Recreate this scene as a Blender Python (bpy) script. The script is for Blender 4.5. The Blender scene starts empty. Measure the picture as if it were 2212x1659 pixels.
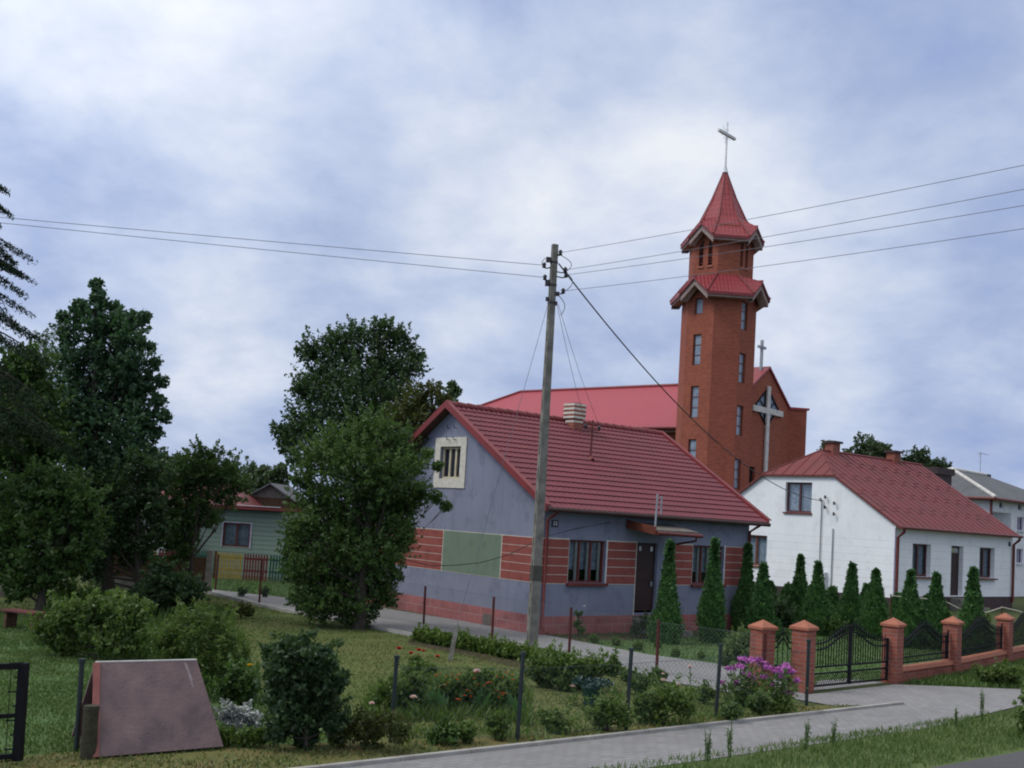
import bpy, math, random
import numpy as np
from mathutils import Vector, Matrix
R = math.radians
S = bpy.context.scene
COL = S.collection

# ---------------------------------------------------------------- camera
H = 2.8
F_PX, PITCH, ROLL, CY = 2346.78, 0.0759810, 0.0607136, 938.1   # for a frame 2212 x 1659
_r = np.array([1., 0, 0]); _d = np.array([0, math.cos(PITCH), math.sin(PITCH)]); _u = np.cross(_r, _d)
CR = math.cos(ROLL) * _r + math.sin(ROLL) * _u
CU = -math.sin(ROLL) * _r + math.cos(ROLL) * _u
cam_d = bpy.data.cameras.new("camera")
cam = bpy.data.objects.new("camera", cam_d); COL.objects.link(cam)
cam_d.sensor_width = 36; cam_d.lens = 36 * F_PX / 2212
cam_d.shift_y = (CY - 829.5) / 2212
cam_d.clip_end = 3000
cam.matrix_world = Matrix(((CR[0], CU[0], -_d[0], 0), (CR[1], CU[1], -_d[1], 0), (CR[2], CU[2], -_d[2], H), (0, 0, 0, 1)))
S.camera = cam

def ray(px, py):
    return _d + (px - 1106) / F_PX * CR - (py - CY) / F_PX * CU
def G(px, py, z=0.):            # where that line of sight meets the ground
    v = ray(px, py); t = (z - H) / v[2]
    return np.array([v[0] * t, v[1] * t, z])
def P(px, py, Y):               # a point at distance Y
    v = ray(px, py); t = Y / v[1]
    return np.array([v[0] * t, Y, H + v[2] * t])

# ---------------------------------------------------------------- light
SUN_EL, SUN_AZ = 48., 196.       # direction the light comes from (deg, from +x)
sd = bpy.data.lights.new("sun", 'SUN'); sd.energy = 1.5; sd.angle = R(14); sd.color = (1, .96, .9)
sun = bpy.data.objects.new("sun", sd); COL.objects.link(sun)
sv = Vector((math.cos(R(SUN_EL)) * math.cos(R(SUN_AZ)), math.cos(R(SUN_EL)) * math.sin(R(SUN_AZ)), math.sin(R(SUN_EL))))
sun.rotation_euler = sv.to_track_quat('Z', 'Y').to_euler()
S.view_settings.view_transform = 'Standard'
S.view_settings.look = 'None'
S.view_settings.exposure = 0.0
S.cycles.filter_width = 2.0
S.cycles.max_bounces = 6
S.cycles.transparent_max_bounces = 12

class NT:
    def __init__(s, tree): s.t = tree; tree.nodes.clear()
    def n(s, kind, ins=None, **kw):
        nd = s.t.nodes.new(kind)
        for k, v in kw.items(): setattr(nd, k, v)
        for k, v in (ins or {}).items():
            sk = nd.inputs[k]
            if isinstance(v, bpy.types.NodeSocket): s.t.links.new(v, sk)
            else: sk.default_value = v
        return nd
    def math(s, op, a, b=0., c=0., clamp=False):
        return s.n('ShaderNodeMath', {0: a, 1: b, 2: c}, operation=op, use_clamp=clamp).outputs[0]
    def vm(s, op, a, b=(0, 0, 0)):
        nd = s.n('ShaderNodeVectorMath', {0: a, 1: b}, operation=op)
        return nd.outputs['Value'] if op in ('DOT_PRODUCT', 'LENGTH') else nd.outputs[0]
    def mix(s, f, a, b, mode='MIX'):
        nd = s.t.nodes.new('ShaderNodeMix'); nd.data_type = 'RGBA'; nd.blend_type = mode
        for i, v in ((0, f), (6, a), (7, b)):
            sk = nd.inputs[i]
            if isinstance(v, bpy.types.NodeSocket): s.t.links.new(v, sk)
            else: sk.default_value = v if i == 0 else (tuple(v) + (1,) if len(v) == 3 else v)
        return nd.outputs[2]
    def noise(s, vec, scale, detail=3., rough=.5, dist=0.):
        return s.n('ShaderNodeTexNoise', {'Vector': vec, 'Scale': scale, 'Detail': detail, 'Roughness': rough, 'Distortion': dist}).outputs['Fac']
    def ramp(s, f, stops, interp='LINEAR'):
        nd = s.n('ShaderNodeValToRGB', {'Fac': f}); cr = nd.color_ramp; cr.interpolation = interp
        while len(cr.elements) < len(stops): cr.elements.new(.5)
        for e, (p, c) in zip(cr.elements, stops):
            e.position = p; e.color = tuple(c) + (1,) if len(c) == 3 else c
        return nd.outputs[0]
    def mr(s, v, a, b, c=0., d=1.):
        return s.n('ShaderNodeMapRange', {0: v, 1: a, 2: b, 3: c, 4: d}).outputs[0]

# sky: Nishita dome under a broken overcast
world = bpy.data.worlds.new("World"); S.world = world; world.use_nodes = True
w = NT(world.node_tree)
sky = w.n('ShaderNodeTexSky', sky_type='NISHITA', sun_disc=False, sun_elevation=R(SUN_EL), sun_rotation=R(90 - SUN_AZ), air_density=1.2, dust_density=1.5)
tc = w.n('ShaderNodeTexCoord').outputs['Generated']
sep = w.n('ShaderNodeSeparateXYZ', {0: tc})
den = w.math('ADD', w.math('MAXIMUM', sep.outputs[2], 0.), .42)
cxy = w.n('ShaderNodeCombineXYZ', {0: w.math('DIVIDE', sep.outputs[0], den), 1: w.math('DIVIDE', sep.outputs[1], den), 2: 0.})
cv = cxy.outputs[0]
nA = w.noise(w.vm('ADD', cv, (3.1, 1.7, 0.)), 2.1, 8, .55, .15)
nB = w.noise(w.vm('ADD', cv, (9.3, 4.2, 2.)), 5.0, 8, .58, .15)
nC = w.noise(w.vm('ADD', cv, (5.0, 8.0, 5.)), .55, 3, .5, .1)
dens = w.math('ADD', w.math('MULTIPLY', nA, .66), w.math('ADD', w.math('MULTIPLY', nB, .48), w.math('MULTIPLY', nC, .24)))
def glow(px, py, wid, amt):
    v = ray(px, py); v = v / np.linalg.norm(v)
    dd = w.math('SUBTRACT', 1., w.vm('DOT_PRODUCT', w.vm('NORMALIZE', tc), tuple(v)))
    return w.math('MULTIPLY', w.math('EXPONENT', w.math('MULTIPLY', dd, -1. / wid)), amt)
for a in ((1320, 250, .012, .12), (1650, 300, .006, .06), (330, 120, .02, .13), (470, 800, .003, .22), (1000, 620, .006, .10), (760, 230, .02, .08), (1850, 820, .004, .10),
          (380, 480, .008, -.13), (700, 620, .006, -.10), (2150, 120, .02, -.08), (2100, 950, .006, -.08), (1250, 700, .003, -.06), (420, 960, .003, -.10), (1850, 560, .006, -.05)):
    dens = w.math('ADD', dens, glow(*a))
cloud = w.ramp(w.mr(dens, .50, .95), [(0, (.31, .40, .67)), (.25, (.40, .49, .72)), (.5, (.54, .62, .81)), (.75, (.70, .76, .89)), (1., (.85, .89, .95))])
clear = w.mix(1., sky.outputs[0], (.10, .10, .10), 'MULTIPLY')
skyc = w.mix(w.mr(dens, .40, .52, .8, .98), clear, cloud)
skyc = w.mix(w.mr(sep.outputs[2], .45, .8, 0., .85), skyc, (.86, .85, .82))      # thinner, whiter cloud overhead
svn = tuple(sv)
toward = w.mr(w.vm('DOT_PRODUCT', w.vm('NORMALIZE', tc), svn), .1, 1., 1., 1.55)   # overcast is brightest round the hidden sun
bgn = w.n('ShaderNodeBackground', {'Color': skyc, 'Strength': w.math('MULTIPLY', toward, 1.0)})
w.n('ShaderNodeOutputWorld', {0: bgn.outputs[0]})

# ---------------------------------------------------------------- materials
def newmat(name):
    m = bpy.data.materials.new(name); m.use_nodes = True
    return m, NT(m.node_tree)
def finish(t, bsdf): t.n('ShaderNodeOutputMaterial', {0: bsdf})
def surf_uv(t):
    co = t.n('ShaderNodeTexCoord')
    T = t.vm('NORMALIZE', t.vm('CROSS_PRODUCT', (0.002, 0.001, 1.), co.outputs['Normal']))
    B = t.vm('CROSS_PRODUCT', co.outputs['Normal'], T)
    u = t.vm('DOT_PRODUCT', co.outputs['Object'], T); v = t.vm('DOT_PRODUCT', co.outputs['Object'], B)
    return u, v, t.n('ShaderNodeCombineXYZ', {0: u, 1: v, 2: 0.}).outputs[0], co.outputs['Object']
def plain(name, c, rough=.7, c2=None, scale=4., bump=.0, bscale=60., metal=0., spec=.4, contrast=(.35, .65), detail=5):
    m, t = newmat(name)
    co = t.n('ShaderNodeTexCoord').outputs['Object']
    c2 = c2 or tuple(x * .72 for x in c)
    f = t.mr(t.noise(co, scale, detail, .6), contrast[0], contrast[1])
    col = t.mix(f, c, c2)
    ins = {'Base Color': col, 'Roughness': rough, 'Metallic': metal, 'Specular IOR Level': spec}
    if bump:
        ins['Normal'] = t.n('ShaderNodeBump', {'Strength': bump, 'Distance': .02, 'Height': t.noise(co, bscale, 4, .6)}).outputs[0]
    finish(t, t.n('ShaderNodeBsdfPrincipled', ins).outputs[0]); return m
def stucco(name, c, dirt, streak=.35, scale=1.0, grooves=None):
    m, t = newmat(name)
    u, v, uv, co = surf_uv(t)
    blot = t.mr(t.noise(co, .9 * scale, 5, .6), .35, .7)
    st = t.mr(t.noise(t.n('ShaderNodeCombineXYZ', {0: t.math('MULTIPLY', u, 5.), 1: t.math('MULTIPLY', v, .5), 2: 0.}).outputs[0], 1., 4, .6), .5, .75)
    f = t.math('ADD', t.math('MULTIPLY', blot, .45), t.math('MULTIPLY', st, streak), clamp=True)
    col = t.mix(f, c, dirt)
    patch = t.mr(t.noise(t.vm('ADD', co, (7., 3., 1.)), 1.7 * scale, 7, .68), .55, .61, 0., streak * 1.1)
    col = t.mix(patch, col, tuple(x * .82 for x in dirt))
    hgt = t.noise(co, 70, 3, .7)
    ins = {'Roughness': .9, 'Specular IOR Level': .2}
    if grooves:
        z0, z1, per = grooves
        ph = t.math('FRACT', t.math('DIVIDE', t.math('SUBTRACT', v, z0), per))
        g = t.math('LESS_THAN', ph, .05)
        inz = t.math('MULTIPLY', t.math('GREATER_THAN', v, z0), t.math('LESS_THAN', v, z1))
        g = t.math('MULTIPLY', g, inz)
        hgt = t.math('SUBTRACT', hgt, t.math('MULTIPLY', g, 1.5))
        col = t.mix(t.math('MULTIPLY', g, .35), col, (.3, .32, .36))
    ins['Base Color'] = col
    ins['Normal'] = t.n('ShaderNodeBump', {'Strength': .35, 'Distance': .012, 'Height': hgt}).outputs[0]
    finish(t, t.n('ShaderNodeBsdfPrincipled', ins).outputs[0]); return m
def brick(name, a, b, mortar, bw=.25, bh=.075, ms=.009, dark=None):
    m, t = newmat(name)
    u, v, uv, co = surf_uv(t)
    bt = t.n('ShaderNodeTexBrick', {'Vector': uv, 'Color1': a + (1,), 'Color2': b + (1,), 'Mortar': mortar + (1,), 'Scale': 1., 'Mortar Size': ms, 'Bias': 0., 'Brick Width': bw, 'Row Height': bh})
    f = t.mr(t.noise(co, .8, 5, .65), .4, .7, 0., .7)
    col = t.mix(f, bt.outputs[0], dark or tuple(x * .6 for x in b), 'MIX')
    sp = t.mr(t.noise(t.n('ShaderNodeVectorMath', {0: uv, 1: (1 / bw, 1 / bh, 1)}, operation='MULTIPLY').outputs[0], .9, 2, .5), .35, .65)
    col = t.mix(t.math('MULTIPLY', sp, .35), col, tuple(x * 1.5 for x in a))
    ins = {'Base Color': col, 'Roughness': .85, 'Specular IOR Level': .25, 'Normal': t.n('ShaderNodeBump', {'Strength': .6, 'Distance': .01, 'Height': t.math('SUBTRACT', 1., bt.outputs['Fac'])}).outputs[0]}
    finish(t, t.n('ShaderNodeBsdfPrincipled', ins).outputs[0]); return m
def sheet(name, c, c2, per_u=0., per_v=0., rough=.45, lines=0., sharp=.5, wear=.4):
    """painted metal or fibre-cement sheet with ribs along u and steps along v"""
    m, t = newmat(name)
    u, v, uv, co = surf_uv(t)
    blot = t.mr(t.noise(co, 1.1, 6, .65), .35, .7)
    col = t.mix(t.math('MULTIPLY', blot, wear), c, c2)
    st = t.mr(t.noise(t.n('ShaderNodeCombineXYZ', {0: t.math('MULTIPLY', u, 6.), 1: t.math('MULTIPLY', v, .6), 2: 0.}).outputs[0], 1., 4, .6), .5, .8)
    col = t.mix(t.math('MULTIPLY', st, wear * .7), col, tuple(x * .6 for x in c2))
    h = 0.
    if per_u: h = t.math('MULTIPLY', t.math('SINE', t.math('MULTIPLY', u, 2 * math.pi / per_u)), .5)
    if per_v:
        ph = t.math('FRACT', t.math('DIVIDE', v, per_v))
        h = t.math('ADD', h, t.math('MULTIPLY', ph, -1.2))
        if lines:
            g = t.math('LESS_THAN', ph, .1)
            col = t.mix(t.math('MULTIPLY', g, lines), col, tuple(x * .45 for x in c2))
    col = t.mix(t.mr(t.noise(co, 14., 4, .75), .60, .72, 0., .35 * wear), col, tuple(x * .5 + .05 for x in c2))
    ins = {'Base Color': col, 'Roughness': rough, 'Specular IOR Level': .3}
    if per_u or per_v: ins['Normal'] = t.n('ShaderNodeBump', {'Strength': sharp, 'Distance': .03, 'Height': h}).outputs[0]
    finish(t, t.n('ShaderNodeBsdfPrincipled', ins).outputs[0]); return m
def leafmat(name, cols, rough=.5, trans=.4, scale=.5, gloss=.4):
    m, t = newmat(name)
    at = t.n('ShaderNodeAttribute', attribute_name='rnd').outputs['Fac']
    co = t.n('ShaderNodeTexCoord').outputs['Object']
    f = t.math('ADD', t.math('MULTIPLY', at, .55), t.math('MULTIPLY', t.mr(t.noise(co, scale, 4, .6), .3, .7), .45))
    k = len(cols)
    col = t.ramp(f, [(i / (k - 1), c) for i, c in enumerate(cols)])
    a = t.n('ShaderNodeBsdfPrincipled', {'Base Color': col, 'Roughness': rough, 'Specular IOR Level': gloss}).outputs[0]
    b = t.n('ShaderNodeBsdfTranslucent', {'Color': t.mix(1., col, (1.0, 1.15, .5), 'MULTIPLY')}).outputs[0]
    finish(t, t.n('ShaderNodeMixShader', {0: trans, 1: a, 2: b}).outputs[0]); return m
def ground_mat(name, cols, s1=.5, s2=6., bump=.5, bs=25., rough=.95):
    m, t = newmat(name)
    co = t.n('ShaderNodeTexCoord').outputs['Object']
    f = t.math('ADD', t.math('MULTIPLY', t.mr(t.noise(co, s1, 6, .6, .4), .3, .7), .55), t.math('MULTIPLY', t.mr(t.noise(co, s2, 5, .7), .3, .7), .45))
    k = len(cols)
    col = t.ramp(f, [(i / (k - 1), c) for i, c in enumerate(cols)])
    ins = {'Base Color': col, 'Roughness': rough, 'Specular IOR Level': .15, 'Normal': t.n('ShaderNodeBump', {'Strength': bump, 'Distance': .03, 'Height': t.noise(co, bs, 5, .7)}).outputs[0]}
    finish(t, t.n('ShaderNodeBsdfPrincipled', ins).outputs[0]); return m
def paver(name, c, c2, mortar, bw=.2, bh=.1, ang=0.):
    m, t = newmat(name)
    co = t.n('ShaderNodeTexCoord').outputs['Object']
    mp = t.n('ShaderNodeMapping', {'Vector': co, 'Rotation': (0, 0, ang)}).outputs[0]
    bt = t.n('ShaderNodeTexBrick', {'Vector': mp, 'Color1': c + (1,), 'Color2': c2 + (1,), 'Mortar': mortar + (1,), 'Scale': 1., 'Mortar Size': .006, 'Brick Width': bw, 'Row Height': bh})
    f = t.mr(t.noise(co, .6, 6, .65), .35, .7, 0., .55)
    col = t.mix(f, bt.outputs[0], tuple(x * .7 for x in c2))
    col = t.mix(t.mr(t.noise(co, 7., 5, .7), .62, .75, 0., .5), col, (.07, .08, .045))
    ins = {'Base Color': col, 'Roughness': .88, 'Specular IOR Level': .25, 'Normal': t.n('ShaderNodeBump', {'Strength': .5, 'Distance': .008, 'Height': t.math('SUBTRACT', 1., bt.outputs['Fac'])}).outputs[0]}
    finish(t, t.n('ShaderNodeBsdfPrincipled', ins).outputs[0]); return m
def glass_mat():
    m, t = newmat('window glass')
    fr = t.n('ShaderNodeFresnel', {'IOR': 1.5}).outputs[0]
    a = t.n('ShaderNodeBsdfTransparent', {'Color': (.62, .68, .72, 1)}).outputs[0]
    b = t.n('ShaderNodeBsdfGlossy', {'Color': (.9, .93, 1, 1), 'Roughness': .04}).outputs[0]
    finish(t, t.n('ShaderNodeMixShader', {0: t.math('ADD', t.math('MULTIPLY', fr, .8), .0), 1: a, 2: b}).outputs[0]); return m

M = {}
M['stucco'] = stucco('blue grey stucco', (.225, .245, .318), (.15, .165, .225))
M['white_wall'] = stucco('white render', (.80, .82, .83), (.66, .68, .70), .22, grooves=(.9, 2.95, .31))
M['white_far'] = stucco('pale render', (.74, .75, .77), (.62, .63, .66), .4)
M['band_red'] = stucco('brick red paint', (.29, .085, .07), (.20, .06, .055), .5, 2.)
M['band_green'] = stucco('sage green paint', (.165, .225, .165), (.135, .18, .135), .4, 2.)
M['stripe'] = plain('cream paint stripes', (.62, .60, .52), .8)
M['plinth_red'] = brick('red plinth tiles', (.33, .12, .115), (.27, .10, .10), (.33, .28, .27), .45, .24, .01)
M['plinth_dark'] = plain('dark brown plinth', (.055, .03, .03), .7, (.035, .022, .025), 2.)
M['tile_roof'] = sheet('dark red pressed tile', (.175, .040, .052), (.125, .036, .05), wear=.7, rough=.55)
M['trim_red'] = plain('red roof trim', (.21, .03, .032), .5, (.15, .027, .03), 2.)
M['church_roof'] = sheet('pinkish red church roofing', (.36, .058, .075), (.29, .052, .066), .22, .35, .55, .6, .7, .3)
M['spire_roof'] = sheet('red spire roofing', (.27, .038, .046), (.19, .035, .043), .2, .33, .4, .5, .7, .4)
M['seam_roof'] = sheet('red oxide sheet roof', (.185, .042, .043), (.125, .04, .04), 0., .0, .6, wear=.8)
M['grey_roof'] = sheet('weathered corrugated grey roof', (.13, .135, .145), (.08, .085, .09), .18, 0., .8, wear=.8)
M['church_brick'] = brick('orange red church brick', (.285, .082, .047), (.215, .058, .036), (.23, .11, .085), .26, .085, .008, (.16, .052, .036))
M['pillar_brick'] = brick('red fence brick', (.275, .08, .053), (.21, .06, .044), (.22, .15, .125), .25, .075, .011)
M['cap'] = plain('terracotta cap', (.36, .125, .07), .7, (.28, .10, .06), 6.)
M['soffit'] = plain('grey pink soffit boards', (.34, .255, .235), .8)
M['white_metal'] = plain('white painted metal', (.62, .64, .66), .5)
M['grey_metal'] = plain('galvanised metal', (.34, .37, .40), .45, metal=.3)
M['cross_grey'] = plain('grey stone facing', (.60, .59, .56), .7)
M['bench_red'] = plain('weathered red paint', (.13, .035, .03), .7, (.09, .03, .03), 5.)
M['wood_brown'] = plain('brown varnished wood', (.15, .045, .022), .5, (.10, .03, .018), 5.)
M['frame_red'] = plain('dark red window paint', (.15, .03, .025), .5)
M['frame_cream'] = plain('cream window paint', (.62, .55, .38), .55)
M['surround'] = plain('cream stone surround', (.62, .60, .53), .8, (.5, .47, .4), 9.)
M['frame_lilac'] = plain('pale lilac trim', (.52, .48, .62), .6)
M['door_dark'] = plain('dark red door', (.035, .012, .011), .55, (.022, .009, .009), 3.)
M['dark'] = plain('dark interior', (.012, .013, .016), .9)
M['curtain'] = plain('net curtain', (.62, .66, .70), .9, (.36, .40, .46), 9., contrast=(.4, .6))
M['plants_in'] = plain('potted plants', (.02, .04, .015), .8, (.05, .08, .03), 30.)
M['glass'] = glass_mat()
M['glass_dark'] = plain('dark attic glass', (.016, .018, .030), .25, (.010, .011, .02), 3., spec=.25)
M['glass_pale'] = plain('church glass with painted sky reflection', (.24, .30, .37), .15, (.15, .19, .25), 2.5, spec=.6)  # reflected sky is put into the pane colour as pale blue
M['wood_dark'] = plain('dark brown paint', (.05, .022, .018), .6)
M['frame_plum'] = plain('plum brown window paint', (.085, .03, .032), .5)
M['pole_conc'] = plain('weathered concrete', (.225, .215, .19), .9, (.12, .115, .10), 5., .4, 40.)
M['pole_slot'] = plain('darkened concrete', (.075, .072, .062), .9)  # darker than the shaft; stands in for the shade inside the slots
M['iron'] = plain('black iron', (.008, .009, .012), .6, spec=.15)
M['post_green'] = plain('dark green fence post', (.018, .03, .03), .5, (.012, .02, .022))
M['post_red'] = plain('dark red fence post', (.095, .016, .013), .6, (.06, .014, .012))
M['wire_green'] = plain('coated mesh wire', (.055, .085, .085), .55)
M['wire_grey'] = plain('galvanised mesh wire', (.115, .135, .14), .6)
M['cable'] = plain('black cable', (.02, .02, .024), .6)
M['cable_grey'] = plain('bare line wire', (.13, .135, .16), .5)
M['porcelain'] = plain('dark insulator', (.03, .025, .03), .3)
M['panel_board'] = plain('weathered purple brown board', (.19, .125, .125), .75, (.09, .066, .072), 3.2, .4, 30., contrast=(.3, .72), detail=8)
M['panel_pale'] = plain('pale rubbed streak', (.27, .225, .23), .8, (.20, .15, .16), 14., contrast=(.3, .7))
M['panel_side'] = plain('faded red board', (.26, .09, .075), .8, (.20, .075, .065), 6.)
M['stump'] = plain('old wood', (.055, .05, .03), .95, (.03, .028, .018), 12., .6, 30.)
M['grey_wood'] = plain('grey weathered boards', (.17, .15, .13), .9, (.09, .08, .07), 9.)
M['brown_wood'] = plain('brown boards', (.10, .055, .03), .9, (.055, .03, .02), 8.)
M['siding'] = sheet('pale green siding', (.17, .235, .195), (.135, .19, .155), 0., .17, .6, .75, .8, .3)
M['white_siding'] = sheet('white siding', (.60, .66, .68), (.5, .56, .58), 0., .17, .6, .6, .8, .3)
M['pick_y'] = plain('yellow picket paint', (.34, .25, .03), .7, (.25, .18, .03), 5.)
M['pick_r'] = plain('red picket paint', (.15, .025, .025), .7)
M['pick_g'] = plain('green picket paint', (.015, .08, .055), .7)
M['bark'] = plain('bark', (.06, .048, .038), .95, (.03, .025, .02), 8., .7, 25.)
M['urn'] = plain('dark green glazed urn', (.012, .05, .04), .45, (.008, .03, .025))
M['asphalt'] = ground_mat('asphalt', [(.075, .075, .08), (.095, .095, .10), (.11, .11, .115)], .5, 20., .4, 120., .8)
M['paving'] = paver('grey block paving', (.275, .272, .275), (.225, .222, .225), (.15, .145, .14), .2, .1, R(-39))
M['path'] = paver('grey garden paving', (.285, .285, .29), (.24, .24, .245), (.16, .155, .15), .2, .1, R(51))
M['kerb'] = plain('concrete kerb', (.36, .35, .33), .9, (.26, .25, .23), 3., .3, 40.)
M['ground'] = ground_mat('meadow ground', [(.035, .05, .018), (.06, .075, .028), (.09, .10, .04)], .3, 4.)
M['lawn'] = ground_mat('mown lawn', [(.05, .085, .022), (.08, .11, .031), (.125, .13, .05), (.07, .105, .03)], .45, 5.)
M['greenlawn'] = ground_mat('green lawn', [(.05, .10, .035), (.075, .13, .045), (.11, .15, .065)], .35, 5.)
M['vergeground'] = ground_mat('verge turf', [(.06, .10, .035), (.09, .13, .045), (.14, .15, .07)], .6, 6.)
M['soil'] = ground_mat('soil', [(.04, .03, .022), (.075, .058, .04), (.10, .08, .05)], 1.5, 12.)
M['hay'] = ground_mat('cut dry grass', [(.065, .095, .028), (.10, .12, .038), (.16, .135, .055), (.08, .105, .032)], .9, 6.)
M['blade'] = leafmat('grass blades', [(.06, .10, .025), (.085, .125, .032), (.105, .14, .04), (.145, .15, .06)], trans=.25, scale=.6)
M['blade_green'] = leafmat('green grass blades', [(.05, .10, .025), (.08, .14, .035), (.12, .18, .05)], trans=.3, scale=.8)
M['blade_verge'] = leafmat('verge grass blades', [(.055, .105, .03), (.085, .145, .042), (.12, .175, .055), (.17, .19, .085)], trans=.3, scale=.9)
M['blade_dry'] = leafmat('dry cut grass', [(.07, .11, .03), (.10, .135, .04), (.16, .15, .055), (.27, .165, .08)], trans=.2, scale=1.2)
M['l_dark'] = leafmat('dark leaves', [(0.024, 0.050, 0.024), (0.037, 0.077, 0.030), (0.057, 0.104, 0.040), (0.084, 0.143, 0.050)])
M['l_oak'] = leafmat('blue green oak leaves', [(0.031, 0.070, 0.040), (0.044, 0.097, 0.053), (0.062, 0.128, 0.066), (0.081, 0.155, 0.071)])
M['l_mid'] = leafmat('mid green leaves', [(0.034, 0.064, 0.021), (0.053, 0.103, 0.027), (0.078, 0.143, 0.036), (0.129, 0.189, 0.052)])
M['l_light'] = leafmat('light green leaves', [(0.046, 0.086, 0.021), (0.075, 0.127, 0.030), (0.109, 0.167, 0.039), (0.161, 0.207, 0.057)])
M['l_garden'] = leafmat('garden leaves', [(.06, .105, .028), (.09, .15, .038), (.125, .19, .05), (.17, .23, .07)], scale=2.)
M['l_olive'] = leafmat('olive leaves', [(0.039, 0.055, 0.018), (0.066, 0.083, 0.022), (0.094, 0.110, 0.033), (0.132, 0.110, 0.039)])
M['l_spruce'] = leafmat('spruce needles', [(.012, .026, .015), (.02, .04, .02), (.03, .055, .027)], trans=.1, gloss=.1)
M['l_thuja'] = leafmat('thuja foliage', [(0.035, 0.088, 0.031), (0.058, 0.138, 0.043), (0.088, 0.186, 0.053), (0.127, 0.235, 0.069)], trans=.12, scale=3.)
M['l_grey'] = leafmat('silver foliage', [(0.220, 0.250, 0.230), (0.340, 0.370, 0.360), (0.500, 0.520, 0.520)], trans=.1, scale=3.)
M['l_sedum'] = leafmat('pale sedum leaves', [(0.050, 0.100, 0.035), (0.085, 0.150, 0.050), (0.160, 0.220, 0.080), (0.260, 0.300, 0.120)], scale=4.)
M['l_iris'] = leafmat('iris leaves', [(0.070, 0.160, 0.055), (0.100, 0.210, 0.080), (0.150, 0.260, 0.110)], scale=3.)
M['l_far'] = leafmat('distant leaves', [(0.039, 0.068, 0.034), (0.058, 0.091, 0.044), (0.078, 0.117, 0.058)])
M['l_hedge'] = leafmat('hedge leaves', [(0.050, 0.100, 0.020), (0.085, 0.150, 0.028), (0.140, 0.210, 0.045), (0.190, 0.250, 0.070)], scale=4.)
M['f_red'] = plain('red petals', (.55, .018, .015), .6, (.42, .012, .012), 20.)
M['f_orange'] = plain('orange petals', (.55, .12, .012), .6, (.45, .07, .01), 20.)
M['f_pink'] = plain('pale pink petals', (.75, .55, .50), .7, (.80, .66, .60), 30.)
M['f_yellow'] = plain('yellow petals', (.75, .52, .02), .6)
M['f_purple'] = plain('magenta petals', (.50, .15, .44), .6, (.38, .10, .35), 20.)
M['f_white'] = plain('white petals', (.72, .72, .66), .7)
M['rope'] = plain('pale rope', (.45, .44, .36), .8)
M['plate'] = plain('dark number plate', (.02, .025, .05), .4)
M['plate_w'] = plain('plate figures', (.6, .6, .6), .6)

# ---------------------------------------------------------------- mesh helpers
def link(name, me, parent=None, loc=None, rz=0.):
    o = bpy.data.objects.new(name, me); COL.objects.link(o)
    if parent is not None: o.parent = parent
    if loc is not None: o.location = loc
    if rz: o.rotation_euler = (0, 0, rz)
    return o
def tag(o, label=None, cat=None, group=None, kind=None):
    if label: o['label'] = label
    if cat: o['category'] = cat
    if group: o['group'] = group
    if kind: o['kind'] = kind
    return o
def thing(name, label, cat, loc=(0, 0, 0), rz=0., group=None):
    return tag(link(name, None, None, tuple(float(a) for a in loc), rz), label, cat, group)

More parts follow.
